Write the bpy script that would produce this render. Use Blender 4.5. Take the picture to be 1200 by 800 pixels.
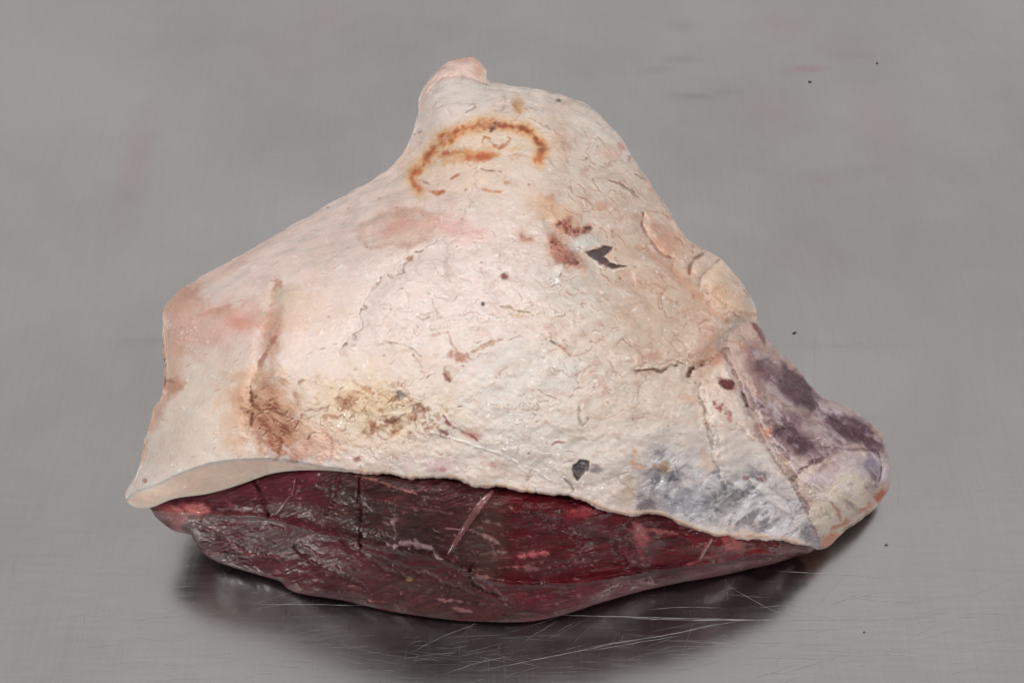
import bpy, math, random
import numpy as np
from mathutils import Vector

for o in list(bpy.data.objects):
    bpy.data.objects.remove(o)
scene = bpy.context.scene
COL = scene.collection
R = math.radians

# ------------------------------------------------------------------ camera
PITCH = R(52.0)
DIST = 0.74
FPX = 1350.0                       # focal length in photograph pixels (1200 wide)
cam_loc = np.array([0.0, -DIST * math.cos(PITCH), DIST * math.sin(PITCH)])
cd = bpy.data.cameras.new('camera')
cam = bpy.data.objects.new('camera', cd)
COL.objects.link(cam)
cam.location = cam_loc
cam.rotation_euler = (R(90) - PITCH, 0, 0)
cd.sensor_width = 36.0
cd.lens = 36.0 * FPX / 1200.0
cd.clip_start = 0.01
cd.clip_end = 50
scene.camera = cam

# ------------------------------------------------------------------ light
world = bpy.data.worlds.new('World')
scene.world = world
world.use_nodes = True
bg = world.node_tree.nodes['Background']
bg.inputs[0].default_value = (0.95, 0.97, 1.0, 1)
bg.inputs[1].default_value = 0.30


def area(name, loc, target, sx, sy, power, color):
    ld = bpy.data.lights.new(name, 'AREA')
    ld.shape = 'RECTANGLE'
    ld.size = sx
    ld.size_y = sy
    ld.energy = power
    ld.color = color
    o = bpy.data.objects.new(name, ld)
    COL.objects.link(o)
    o.location = loc
    d = Vector(target) - Vector(loc)
    o.rotation_euler = d.to_track_quat('-Z', 'Y').to_euler()
    return o


area('ceiling_light_panel', (0, 2.3, 2.5), (0, 2.3, 0), 8.0, 6.4, 158.0, (1.0, 0.988, 0.985))
area('glint_lamp', (-1.1, -0.8, 1.7), (0, 0, 0), 0.05, 0.3, 9.0, (1.0, 0.97, 0.94))  # small lamp added at front left to make glints on the wet fat
area('glint_lamp', (1.0, -0.95, 1.7), (0, 0, 0), 0.05, 0.3, 6.0, (1.0, 0.97, 0.94))  # its weaker partner at front right, also added for glints
area('lean_glint_lamp', (0.15, -1.7, 0.8), (0, 0, 0.05), 0.3, 0.12, 3.2, (1.0, 0.98, 0.96))  # low lamp added behind the camera for white glints on the lean
area('glint_lamp', (-0.05, 1.45, 2.2), (0, 0, 0), 0.25, 0.06, 4.5, (1.0, 0.98, 0.97))  # rear lamp added for a moist sheen on top of the fat

scene.view_settings.view_transform = 'Standard'
scene.view_settings.look = 'None'
scene.view_settings.exposure = 0
scene.view_settings.gamma = 1
scene.render.engine = 'CYCLES'

# ------------------------------------------------------------------ maths helpers
rng = np.random.default_rng(7)
fwd = np.array([0, math.cos(PITCH), -math.sin(PITCH)])
upv = np.array([0, math.sin(PITCH), math.cos(PITCH)])


def unproject(px, py, z):
    """the point of height z that stands behind photograph pixel (px, py)"""
    a = (px - 600.0) / FPX
    b = -(py - 400.0) / FPX
    dx = a
    dy = b * upv[1] + fwd[1]
    dz = b * upv[2] + fwd[2]
    t = (z - cam_loc[2]) / dz
    return np.stack([cam_loc[0] + dx * t, cam_loc[1] + dy * t, np.broadcast_to(z, t.shape)], -1)


def sstep(a, b, x):
    t = np.clip((x - a) / (b - a), 0, 1)
    return t * t * (3 - 2 * t)


def catmull(pts, n):
    """smooth curve through pts, n samples, by arc length"""
    P = np.asarray(pts, float)
    E = np.vstack([2 * P[0] - P[1], P, 2 * P[-1] - P[-2]])
    out = []
    for i in range(1, len(E) - 2):
        p0, p1, p2, p3 = E[i - 1], E[i], E[i + 1], E[i + 2]
        t = np.linspace(0, 1, 24, endpoint=False)[:, None]
        out.append(0.5 * ((2 * p1) + (-p0 + p2) * t + (2 * p0 - 5 * p1 + 4 * p2 - p3) * t ** 2
                          + (-p0 + 3 * p1 - 3 * p2 + p3) * t ** 3))
    out.append(P[-1:])
    Q = np.vstack(out)
    L = np.concatenate([[0], np.cumsum(np.linalg.norm(np.diff(Q[:, :2], axis=0), axis=1))])
    u = np.linspace(0, L[-1], n)
    return np.stack([np.interp(u, L, Q[:, k]) for k in range(Q.shape[1])], -1)


def tps(ctrl, X, Y, smooth=0.0):
    C = np.asarray(ctrl, float)
    xy = C[:, :2] / 500.0
    v = C[:, 2]
    n = len(C)

    def U(r2):
        return np.where(r2 > 0, r2 * np.log(np.maximum(r2, 1e-12)), 0)
    d2 = ((xy[:, None] - xy[None]) ** 2).sum(-1)
    K = U(d2) + np.eye(n) * smooth
    Pm = np.hstack([np.ones((n, 1)), xy])
    A = np.zeros((n + 3, n + 3))
    A[:n, :n] = K
    A[:n, n:] = Pm
    A[n:, :n] = Pm.T
    w = np.linalg.solve(A, np.concatenate([v, [0, 0, 0]]))
    x = X / 500.0
    y = Y / 500.0
    out = w[n] + w[n + 1] * x + w[n + 2] * y
    for i in range(n):
        out = out + w[i] * U((x - xy[i, 0]) ** 2 + (y - xy[i, 1]) ** 2)
    return out


# ------------------------------------------------------------------ relief and colour charts
# Charts run over x 130..1070, y 50..750 (photograph units) at two samples per unit.
S = 2
X0, Y0, X1, Y1 = 130, 50, 1070, 750
CW, CH = (X1 - X0) * S, (Y1 - Y0) * S
gx = (np.arange(CW) / S + X0).astype(np.float32)
gy = (np.arange(CH) / S + Y0).astype(np.float32)
GX, GY = np.meshgrid(gx, gy)


def vnoise(sx, sy, seed):
    """value noise with cells sx by sy units, range -1..1"""
    r = np.random.default_rng(seed)
    nx = int((X1 - X0) / sx) + 4
    ny = int((Y1 - Y0) / sy) + 4
    L = r.uniform(-1, 1, (ny, nx)).astype(np.float32)
    ux = (gx - X0) / sx + r.random()
    uy = (gy - Y0) / sy + r.random()
    ix = ux.astype(int)
    fx = (ux - ix)
    fx = (fx * fx * (3 - 2 * fx)).astype(np.float32)
    iy = uy.astype(int)
    fy = (uy - iy)
    fy = (fy * fy * (3 - 2 * fy)).astype(np.float32)
    A = L[:, ix] * (1 - fx) + L[:, ix + 1] * fx
    return A[iy] * (1 - fy[:, None]) + A[iy + 1] * fy[:, None]


def fbm(sx, sy, seed, octv=4, gain=0.55):
    o = 0
    a = 1
    tot = 0
    for k in range(octv):
        o = o + a * vnoise(sx / 2 ** k, sy / 2 ** k, seed + 31 * k)
        tot += a
        a *= gain
    return o / tot * 1.5


def sample(chart, X, Y):
    u = np.clip((X - X0) * S, 0, CW - 1.001)
    v = np.clip((Y - Y0) * S, 0, CH - 1.001)
    i = u.astype(int)
    j = v.astype(int)
    fu = u - i
    fv = v - j
    if chart.ndim == 3:
        fu = fu[..., None]
        fv = fv[..., None]
    return (chart[j, i] * (1 - fu) * (1 - fv) + chart[j, i + 1] * fu * (1 - fv)
            + chart[j + 1, i] * (1 - fu) * fv + chart[j + 1, i + 1] * fu * fv)


def rotated(chart, ang, cx=600, cy=400):
    """the same chart turned about (cx, cy), wrapped by mirroring"""
    c, s = math.cos(ang), math.sin(ang)
    X = cx + (GX - cx) * c + (GY - cy) * s
    Y = cy - (GX - cx) * s + (GY - cy) * c
    w, h = X1 - X0 - 2, Y1 - Y0 - 2
    X = X0 + np.abs((X - X0) % (2 * w) - w)
    Y = Y0 + np.abs((Y - Y0) % (2 * h) - h)
    return sample(chart, X, Y)


WARP1 = fbm(14, 14, 101, 3)
WARP2 = fbm(14, 14, 202, 3)
FINE = fbm(5, 5, 303, 3)
MID = fbm(26, 26, 404, 4)
BIG = fbm(110, 110, 505, 4)
BRK = sstep(-.55, .35, fbm(7, 7, 606, 3))            # gaps and thin places in every mark
GRN = fbm(3.2, 3.2, 707, 3)
WF1 = fbm(4.5, 4.5, 711, 2)
WF2 = fbm(4.5, 4.5, 712, 2)


def filaments(scale, seed, width, warp=7.0, stretch=1.0, ang=None):
    """fine branching threads, 1 on the thread"""
    n = fbm(scale * stretch, scale, seed, 2)
    if ang is not None:
        n = rotated(n, R(ang))
    n = sample(n, np.clip(GX + warp * WARP1 + .7 * WF1, X0, X1), np.clip(GY + warp * WARP2 + .7 * WF2, Y0, Y1))
    gyy, gxx = np.gradient(n)
    g = np.hypot(gxx, gyy) * S + .012
    return 1 - sstep(.35, 1.0, np.abs(n) / g / width)


def worley(cell, seed, warp=4.0, stretch=1.0, ang=0.0):
    """distance to the nearest cell border, 0 on the border"""
    r = np.random.default_rng(seed)
    c, s = math.cos(ang), math.sin(ang)
    X = GX + WARP1 * warp
    Y = GY + WARP2 * warp
    A = (X * c + Y * s) / (cell * stretch)
    B = (-X * s + Y * c) / cell
    ia = np.floor(A).astype(int)
    ib = np.floor(B).astype(int)
    T = r.random((256, 256, 2)).astype(np.float32)
    f1 = np.full(A.shape, 9.0, np.float32)
    f2 = np.full(A.shape, 9.0, np.float32)
    for da in (-1, 0, 1):
        for db in (-1, 0, 1):
            t = T[(ia + da) % 256, (ib + db) % 256]
            d = (ia + da + t[..., 0] - A) ** 2 + (ib + db + t[..., 1] - B) ** 2
            f2 = np.minimum(f2, np.maximum(f1, d))
            f1 = np.minimum(f1, d)
    return np.sqrt(f2) - np.sqrt(f1)


def lin(c):
    c = np.asarray(c, float) / 255.0
    return np.where(c < 0.04045, c / 12.92, ((c + 0.055) / 1.055) ** 2.4).astype(np.float32)


class Chart:
    def __init__(self, base):
        self.C = np.empty((CH, CW, 3), np.float32)
        self.C[:] = lin(base)
        self.H = np.zeros((CH, CW), np.float32)      # relief, metres
        self.W = np.zeros((CH, CW), np.float32)      # wetness 0..1

    def win(self, x0, y0, x1, y1):
        i0 = max(0, int((x0 - X0) * S))
        i1 = min(CW, int((x1 - X0) * S) + 1)
        j0 = max(0, int((y0 - Y0) * S))
        j1 = min(CH, int((y1 - Y0) * S) + 1)
        return (slice(j0, max(j1, j0)), slice(i0, max(i1, i0)))

    def mix(self, w, m, col=None, a=1.0, h=0.0, wet=0.0):
        if m.size == 0:
            return
        if col is not None:
            k = (np.clip(m * a, 0, 1))[..., None]
            self.C[w] = self.C[w] * (1 - k) + lin(col) * k
        if h:
            self.H[w] += m * h
        if wet:
            self.W[w] = np.clip(self.W[w] + m * wet, 0, 1)

    def blob(self, x, y, rx, ry, ang, col, a=0.6, soft=1.0, rough=0.35, h=0.0, wet=0.0, fine=0.0):
        soft = max(soft, .95)
        R_ = max(rx, ry) * (1.5 + .5 * soft + 1.3 * rough + fine) + 4
        w = self.win(x - R_, y - R_, x + R_, y + R_)
        c, s = math.cos(R(ang)), math.sin(R(ang))
        dx = GX[w] - x
        dy = GY[w] - y
        u = (dx * c + dy * s) / rx
        v = (-dx * s + dy * c) / ry
        r = np.sqrt(u * u + v * v) + rough * WARP1[w] + fine * FINE[w] + .22 * GRN[w] + .12 * WF2[w]
        m = 1 - sstep(1 - 0.5 * soft, 1 + 0.5 * soft, r)
        self.mix(w, m, col, a, h, wet)

    def poly(self, pts, col, a=0.8, soft=2.0, rough=3.0, h=0.0, wet=0.0, mod=None):
        soft = soft * 1.35
        P = np.asarray(pts, float)
        pad = soft * 2 + rough * 2 + 2
        w = self.win(P[:, 0].min() - pad, P[:, 1].min() - pad, P[:, 0].max() + pad, P[:, 1].max() + pad)
        x = GX[w] + rough * WARP1[w] + .9 * WF1[w]
        y = GY[w] + rough * WARP2[w] + .9 * WF2[w]
        ins = np.zeros(x.shape, bool)
        d = np.full(x.shape, 1e9, np.float32)
        n = len(P)
        for i in range(n):
            (ax, ay), (bx, by) = P[i], P[(i + 1) % n]
            ex, ey = bx - ax, by - ay
            t = np.clip(((x - ax) * ex + (y - ay) * ey) / (ex * ex + ey * ey + 1e-9), 0, 1)
            d = np.minimum(d, np.hypot(x - ax - t * ex, y - ay - t * ey))
            cr = ((ay > y) != (by > y)) & (x < (bx - ax) * (y - ay) / (by - ay + 1e-12) + ax)
            ins ^= cr
        sd = np.where(ins, d, -d)
        m = sstep(-soft, soft, sd)
        if mod is not None:
            m = m * mod[w]
        self.mix(w, m, col, a, h, wet)

    def stroke(self, pts, width, col=None, a=0.8, h=0.0, soft=0.6, rough=0.8, taper=True, wet=0.0,
               rim=None, breakup=0.0):
        """a line; h its relief, rim = (offset x, offset y, height, colour) a raised lip beside it"""
        P = catmull(pts, max(4, int(sum(math.dist(pts[i], pts[i + 1]) for i in range(len(pts) - 1)) / 4) + 2)) \
            if len(pts) > 2 else np.linspace(pts[0], pts[1], 4)
        for pas in range(2):
            if pas == 1 and rim is None:
                break
            ox, oy = (rim[0], rim[1]) if pas else (0, 0)
            wd = width * (1.3 if pas else 1.0)
            pad = wd * 2 + rough * 2 + 2
            w = self.win(P[:, 0].min() - pad + min(0, ox), P[:, 1].min() - pad + min(0, oy),
                         P[:, 0].max() + pad + max(0, ox), P[:, 1].max() + pad + max(0, oy))
            x = GX[w] + rough * (WARP1[w] * 2.0 + WF1[w] * .8) - ox
            y = GY[w] + rough * (WARP2[w] * 2.0 + WF2[w] * .8) - oy
            best = np.full(x.shape, 1e9, np.float32)
            n = len(P)
            for i in range(n - 1):
                ax, ay = P[i]
                ex, ey = P[i + 1] - P[i]
                t = np.clip(((x - ax) * ex + (y - ay) * ey) / (ex * ex + ey * ey + 1e-9), 0, 1)
                dd = np.hypot(x - ax - t * ex, y - ay - t * ey)
                if taper:
                    u = (i + t) / (n - 1)
                    dd = dd / (0.25 + 0.75 * np.sqrt(np.clip(4 * u * (1 - u), 0, 1)))
                best = np.minimum(best, dd)
            q = best / (wd * ((.55 + .75 * BRK[w]) if wd < 5 else 1))
            if breakup:
                q = q + breakup * np.abs(FINE[w])
            m = (1 - sstep(1 - soft, 1 + soft, q)) * ((.35 + .65 * BRK[w]) if wd < 5 else 1)
            if pas == 0:
                self.mix(w, m, col, a, h, wet)
            else:
                self.mix(w, m, rim[3], 0.5, rim[2])


# ================================================================== FAT CAP chart
F = Chart((226, 209, 199))


def tint(col, a, m):
    k = np.clip(m * a, 0, 1)[..., None]
    F.C[:] = F.C * (1 - k) + lin(col) * k


# large folds and lobes
for p_, w_, h_ in [([(880, 372), (862, 392), (846, 412), (826, 428), (806, 440)], 13, -.0050), ([(848, 410), (863, 435), (878, 470), (896, 508), (930, 560)], 8, -.0042), ([(838, 414), (852, 440), (866, 476), (884, 512)], 10, .0026),
                   ([(870, 345), (850, 370), (830, 395), (815, 415)], 16, .0030), ([(752, 252), (757, 275), (770, 292), (790, 305)], 6, -.0022),
                   ([(765, 262), (780, 280), (795, 292)], 13, .0010), ([(808, 322), (814, 304), (830, 292)], 5, -.0022), ([(820, 338), (830, 316), (845, 303)], 5, -.0022),
                   ([(835, 330), (858, 350), (875, 362)], 12, .0022), ([(640, 258), (668, 282), (700, 312), (745, 330)], 9, -.0020),
                   ([(660, 320), (700, 338), (750, 350)], 16, .0018), ([(820, 445), (826, 500), (848, 580)], 8, -.0020), ([(838, 448), (846, 500), (868, 575)], 14, .0020),
                   ([(325, 325), (322, 350), (312, 400), (298, 450), (292, 510)], 9, -.0022), ([(345, 340), (335, 400), (325, 440)], 16, .0022),
                   ([(300, 330), (270, 345), (235, 352)], 12, .0020), ([(500, 290), (450, 325), (420, 380), (400, 415)], 8, -.0018), ([(520, 310), (470, 350), (445, 400)], 18, .0016),
                   ([(505, 108), (520, 94), (545, 91), (572, 99)], 6, -.0030), ([(497, 160), (520, 125), (560, 112), (620, 118)], 15, .0015),
                   ([(745, 434), (775, 433), (805, 428)], 8, -.0020), ([(745, 422), (775, 420), (800, 414)], 11, .0018), ([(930, 420), (960, 455), (1000, 480)], 12, .0015),
                   ([(905, 515), (935, 500), (975, 530), (1030, 530)], 6, -.0016), ([(950, 560), (985, 570), (1010, 575)], 20, .0022), ([(912, 470), (950, 512)], 9, .0018)]:
    F.stroke(p_, w_, None, h=h_, soft=.95, rough=1.5)


# broad zones of colour
def zone(x, y, rx, ry, ang, col, a):
    F.blob(x, y, rx, ry, ang, col, a, soft=1.6, rough=0.3)


zone(400, 290, 190, 70, -30, (228, 201, 188), .8)
zone(520, 350, 150, 90, 0, (227, 211, 202), .8)
zone(640, 500, 190, 70, 8, (215, 206, 196), .8)
zone(230, 490, 80, 90, 0, (230, 213, 197), .8)
zone(760, 440, 120, 90, 30, (218, 201, 186), .8)
zone(680, 210, 120, 90, 35, (221, 205, 190), .8)
zone(800, 330, 60, 90, -35, (222, 197, 177), .8)
zone(690, 340, 70, 28, 15, (206, 198, 187), .7)
zone(640, 430, 70, 22, 10, (214, 208, 200), .6)
zone(520, 110, 60, 30, -30, (220, 209, 200), .7)
zone(795, 335, 60, 100, -35, (217, 187, 164), .7)
zone(700, 270, 90, 50, 30, (219, 194, 174), .55)
zone(770, 410, 90, 40, 10, (212, 190, 170), .5)
tint((192, 150, 128), .38, sstep(.15, .8, fbm(20, 13, 655, 4)) * sstep(560, 700, GX) * sstep(520, 440, GY))
tint((198, 168, 148), .30, sstep(.15, .8, fbm(16, 8, 656, 4)) * sstep(450, 560, GX))
tint((216, 186, 168), .30, sstep(.1, .9, MID) * sstep(-.2, .5, BIG))
tint((236, 224, 212), .35, sstep(.1, .9, fbm(30, 22, 611, 4)))
tint((204, 190, 178), .28, sstep(.15, .9, fbm(18, 12, 622, 4)) * sstep(420, 700, GX))

# relief of the fat: lumps, small pits, torn scales
lump = fbm(60, 45, 700, 3)
pit = fbm(13, 9, 710, 3)
pit2 = rotated(fbm(10, 5, 720, 3), R(35))
crumb = fbm(4.5, 3.5, 730, 2)
calm = 0.25 + 0.75 * sstep(330, 520, GX + .35 * (GY - 350))            # left side is smoother
F.H += 0.0007 * calm * fbm(30, 20, 705, 3) + 0.0011 * lump + calm * (0.00034 * pit + 0.00026 * pit2 + 0.00003 * crumb)
scal = worley(17, 740, 6, 1.7, R(-25))
scal_m = calm * sstep(-.1, .6, fbm(70, 50, 745, 3))
edge = (1 - sstep(0.02, 0.13, scal)) * scal_m
F.H -= 0.00038 * edge
tint((184, 150, 130), .30, edge * sstep(-.2, .5, FINE + MID))
scal2 = worley(31, 760, 9, 1.5, R(20))
e2 = (1 - sstep(0.01, 0.07, scal2)) * calm * sstep(.0, .5, fbm(40, 40, 765, 2))
F.H -= 0.0005 * e2
tint((178, 148, 130), .28, e2)

# hundreds of small torn flecks
rr = random.Random(3)
fm = calm * sstep(-.1, .5, fbm(55, 40, 772, 3))
for sc_, sd_, wd_, co_, al_, hh_, an_ in [(26, 1501, .9, (176, 136, 116), .6, -.0003, -30), (15, 1502, .8, (190, 156, 140), .4, -.00015, 25), (40, 1503, 1.0, (168, 140, 124), .55, -.0004, 10),
                                          (11, 1504, .8, (196, 168, 152), .3, -.0001, -10)]:
    fl = filaments(sc_, sd_, wd_, stretch=1.6, ang=an_) * fm * BRK * sstep(.0, .5, fbm(24, 24, sd_ + 50, 3))
    F.H += hh_ * fl
    tint(co_, al_, fl)
    fl2 = np.roll(fl, 3, axis=0)
    F.H += .0002 * fl2
    tint((240, 228, 220), .35, fl2)
tint((206, 172, 152), .30, sstep(.1, .8, fbm(9, 7, 1511, 3)) * sstep(0, .7, fbm(60, 50, 1512, 3)) * calm)
for i in range(520):
    x = rr.uniform(170, 900)
    y = rr.uniform(100, 600)
    if x < 380 and rr.random() < .62:
        continue
    ang = rr.gauss(-25 if x < 560 else 30, 38)
    L = rr.uniform(3, 10)
    c, s = math.cos(R(ang)), math.sin(R(ang))
    bend = rr.uniform(-.35, .35) * L
    pts = [(x - c * L / 2, y - s * L / 2), (x - s * bend, y + c * bend), (x + c * L / 2, y + s * L / 2)]
    dark = rr.random()
    col = (158, 118, 98) if dark < .25 else ((190, 158, 140) if dark < .7 else (182, 172, 160))
    F.stroke(pts, rr.uniform(.6, 1.2), col, rr.uniform(.2, .6) * (.6 if dark > .3 else 1), h=-0.0003,
             rim=(rr.uniform(-.6, .6), 1.5, 0.00022, (238, 226, 216)), rough=.9)
for i in range(420):
    x = rr.uniform(180, 900)
    y = rr.uniform(110, 600)
    F.blob(x, y, rr.uniform(1, 3), rr.uniform(.8, 2), rr.uniform(0, 180), (240, 232, 224), .5, h=rr.uniform(.0001, .0004), rough=.5)
for i in range(70):
    x = rr.uniform(380, 860)
    y = rr.uniform(160, 580)
    F.blob(x, y, rr.uniform(.8, 1.7), rr.uniform(.7, 1.3), 0, (120, 75, 60), .6, rough=.5)

# pink hollow
F.blob(473, 269, 46, 17, -9, (210, 176, 158), .65, soft=1.5, rough=.22, h=-.0012)
F.blob(466, 266, 22, 10, -20, (216, 160, 142), .55, soft=1)
F.blob(500, 262, 15, 9, 0, (206, 172, 148), .4, soft=1)
F.blob(488, 248, 30, 3, 8, (198, 158, 138), .4, soft=1)
F.blob(535, 268, 38, 12, 10, (230, 188, 178), .6, soft=1.4)
F.stroke([(510, 262), (530, 270), (560, 272), (578, 268)], 2, (220, 168, 158), .4)

F.stroke([(430, 286), (424, 274), (434, 260), (460, 252), (490, 249), (512, 256)], 5.5, (200, 158, 134), .42, soft=.95, rough=2)
F.stroke([(430, 288), (455, 289), (482, 285), (504, 275)], 3, (192, 148, 124), .5, soft=.95, rough=2)
F.blob(476, 276, 18, 7, -6, (226, 200, 182), .6, soft=1.5)
# left shoulder
for i in range(90):
    x, y = rr.uniform(185, 420), rr.uniform(250, 560)
    a0 = R(rr.gauss(-25, 15))
    L = rr.uniform(2, 8)
    F.stroke([(x, y), (x + L * math.cos(a0) / 2, y + L * math.sin(a0) / 2 + .6), (x + L * math.cos(a0), y + L * math.sin(a0))], rr.uniform(.6, 1.1),
             rr.choice([(196, 150, 136), (170, 124, 110), (206, 170, 156)]), .7, h=-.0003, rim=(0, 1.4, .0002, (240, 226, 216)))
F.poly([(190, 350), (212, 332), (300, 290), (330, 276), (322, 284), (270, 318), (225, 345), (205, 372)], (208, 166, 146), .5, 4, 3)
for i in range(26):  # wet bumps with a pale tint that paints in the shoulder's glints
    F.blob(rr.gauss(222, 12), rr.gauss(392, 8), rr.uniform(1.2, 3), rr.uniform(1, 2), -30, (238, 214, 206), .5, h=rr.uniform(.0004, .0009), wet=.8)
F.blob(212, 356, 22, 24, 25, (206, 158, 132), .75, soft=1.3, wet=.4)
F.blob(222, 343, 10, 8, 0, (196, 146, 120), .5, soft=1.2)
F.blob(245, 385, 62, 26, -12, (224, 184, 170), .75, soft=1.3, wet=.45)
F.blob(285, 372, 26, 12, 10, (222, 168, 150), .6, soft=1.3)
F.blob(200, 420, 16, 34, 5, (212, 172, 148), .6, soft=1.4)
F.stroke([(230, 370), (260, 362), (285, 352)], 2.4, (202, 148, 122), .5)
F.stroke([(323, 325), (327, 334), (322, 347), (316, 358)], 3.6, (198, 138, 108), .8, h=-.0005)
F.blob(340, 348, 22, 11, 10, (210, 188, 160), .6, soft=1.5)
F.blob(350, 366, 40, 20, 10, (222, 198, 178), .5, soft=1.6)
F.blob(330, 375, 22, 16, 0, (224, 194, 172), .6, soft=1.4)
F.blob(318, 392, 12, 26, 12, (208, 158, 130), .65, soft=1.2)
F.stroke([(328, 380), (320, 400), (312, 412), (304, 430), (297, 446), (294, 470), (293, 500)], 2.6, (176, 118, 96), .75, h=-.0007)
F.blob(285, 378, 10, 6, 0, (220, 150, 130), .4)
F.blob(203, 452, 13, 9, -25, (196, 146, 120), .8, soft=.8)
F.stroke([(207, 448), (196, 447), (190, 458)], 1.6, (150, 100, 80), .7, h=-.0004)
F.blob(184, 480, 9, 26, 20, (205, 160, 136), .6, soft=1.2)
F.stroke([(178, 490), (170, 520), (166, 545)], 3, (206, 166, 142), .6)
F.blob(170, 563, 3, 2.5, 0, (166, 116, 86), .8)
F.stroke([(270, 446), (285, 440), (280, 470)], 5, (198, 152, 124), .5)
F.blob(279, 467, 9, 12, 20, (188, 134, 108), .6)

# brown bruised, wrinkled area above the cut
F.blob(300, 480, 36, 48, 10, (222, 186, 158), .8, soft=1.3)
F.blob(316, 487, 22, 36, 12, (192, 140, 112), .8, soft=1.1, rough=.5)
F.blob(330, 512, 20, 22, 0, (190, 128, 96), .75, soft=1.0, rough=.6)
F.blob(345, 528, 20, 12, 20, (190, 120, 88), .6, soft=1.3, rough=.8)
F.blob(352, 508, 30, 18, 0, (214, 168, 136), .6, soft=1.2, rough=.5)
F.blob(420, 480, 100, 42, 4, (223, 202, 178), .75, soft=1.3, rough=.4)
F.blob(425, 470, 40, 18, 10, (214, 184, 144), .45, soft=1.3, rough=.6)
F.blob(371, 522, 26, 17, 0, (232, 198, 180), .85, soft=.7, h=.0006)
F.stroke([(379, 508), (390, 518), (388, 535), (384, 545)], 1.8, (205, 140, 112), .65, h=-.0003)
wr = random.Random(8)
bm = sstep(1.25, .55, np.sqrt(((GX - 322 - .25 * (GY - 490)) / 34) ** 2 + ((GY - 492) / 46) ** 2) + .3 * WARP1)
for sc_, sd_, wd_, co_ in [(15, 1601, 1.2, (124, 66, 46)), (20, 1602, 1.6, (146, 82, 56))]:
    fl = filaments(sc_, sd_, wd_, warp=3, stretch=2.2, ang=35) * bm * sstep(-.5, .4, fbm(12, 12, sd_ + 9, 3))
    F.H -= .0003 * fl
    tint(co_, .35, fl)
    F.H += .0002 * np.roll(fl, 3, axis=0)
bl_ = sstep(.0, .6, rotated(fbm(13, 5, 1620, 4), R(35))) * bm
tint((150, 92, 68), .75, bl_)
tint((170, 110, 82), .4, bm)
F.H -= .0005 * bl_
tint((232, 196, 170), .4, sstep(.05, .6, -rotated(fbm(13, 5, 1620, 4), R(35))) * bm)
bm2 = sstep(1.2, .5, np.sqrt(((GX - 435) / 100) ** 2 + ((GY - 484 - .1 * (GX - 435)) / 40) ** 2) + .35 * WARP2)
for sc_, sd_, wd_, co_ in [(20, 1611, 1.1, (160, 98, 62)), (30, 1612, 1.5, (150, 84, 54)), (15, 1614, 1.0, (178, 118, 82))]:
    fl = filaments(sc_, sd_, wd_, warp=7) * bm2 * sstep(.0, .6, fbm(18, 16, sd_ + 9, 3))
    F.H -= .0004 * fl
    tint(co_, .35, fl)
tint((176, 126, 84), .6, sstep(.1, .7, fbm(11, 7, 1630, 4)) * bm2)
tint((236, 222, 204), .5, sstep(.1, .7, fbm(14, 10, 1640, 4)) * bm2)
for i in range(22):
    x = wr.gauss(320, 17)
    y = wr.gauss(488, 24)
    x += (y - 480) * .35
    L = wr.uniform(5, 14)
    a0 = wr.gauss(-38, 28)
    c, s = math.cos(R(a0)), math.sin(R(a0))
    bb = wr.uniform(-2.5, 3)
    F.stroke([(x - c * L / 2, y - s * L / 2), (x + s * bb, y - c * bb), (x + c * L / 2, y + s * L / 2)], wr.uniform(.7, 1.5),
             wr.choice([(136, 74, 50), (160, 96, 66), (118, 62, 48)]), wr.uniform(.35, .8), h=-.0006, rough=1.1,
             rim=(1, 1.8, .0004, (220, 180, 152)))
F.stroke([(294, 448), (295, 470), (296, 487), (292, 512)], 1.6, (112, 56, 48), .75, h=-.0007)
F.stroke([(322, 503), (330, 515), (326, 532)], 2.8, (158, 84, 54), .7, breakup=.4)
for i in range(45):
    x = wr.gauss(435, 52)
    y = wr.gauss(482, 19) + (x - 435) * .12
    L = wr.uniform(4, 12)
    a0 = wr.gauss(-20, 55)
    c, s = math.cos(R(a0)), math.sin(R(a0))
    bb = wr.uniform(-2.5, 2.5)
    F.stroke([(x - c * L / 2, y - s * L / 2), (x + s * bb, y - c * bb), (x + c * L / 2, y + s * L / 2)], wr.uniform(.6, 1.4),
             wr.choice([(164, 108, 62), (186, 136, 92), (150, 86, 54)]), wr.uniform(.25, .7), h=-.0004, rough=1.3,
             rim=(1, 1.6, .0003, (232, 212, 188)))
for (x, y, rx, ry, col) in [(406, 471, 8, 6, (160, 100, 60)), (460, 452, 5, 5, (176, 130, 84)), (430, 457, 12, 3, (190, 140, 92)),
                            (469, 460, 5, 4, (70, 44, 36)), (464, 467, 3, 2, (110, 60, 40)), (492, 480, 5, 9, (140, 66, 38)),
                            (515, 492, 11, 9, (168, 126, 80)), (459, 494, 9, 4, (140, 82, 46)), (464, 504, 4, 6, (176, 126, 80)),
                            (435, 505, 4, 9, (172, 118, 78)), (523, 508, 8, 3.5, (116, 42, 28)), (419, 538, 4, 2.5, (150, 96, 64)),
                            (504, 480, 6, 3, (166, 116, 70)), (538, 417, 7, 4, (166, 98, 58)), (524, 440, 4, 5, (150, 98, 74))]:
    F.blob(x, y, rx * 1.1, ry * 1.1, wr.uniform(-30, 30), col, .62, soft=1.4, rough=.8, h=-.0003, fine=.7)
F.stroke([(450, 492), (460, 495), (475, 484)], 1.6, (128, 70, 42), .8, h=-.0004)
F.stroke([(520, 486), (528, 499), (540, 504), (556, 512), (562, 517)], 1.7, (146, 72, 54), .8, h=-.0004)
F.stroke([(478, 466), (490, 474), (500, 484)], 1.8, (160, 96, 66), .6, h=-.0003)
F.blob(556, 511, 10, 4, 20, (196, 120, 110), .5)
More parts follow.
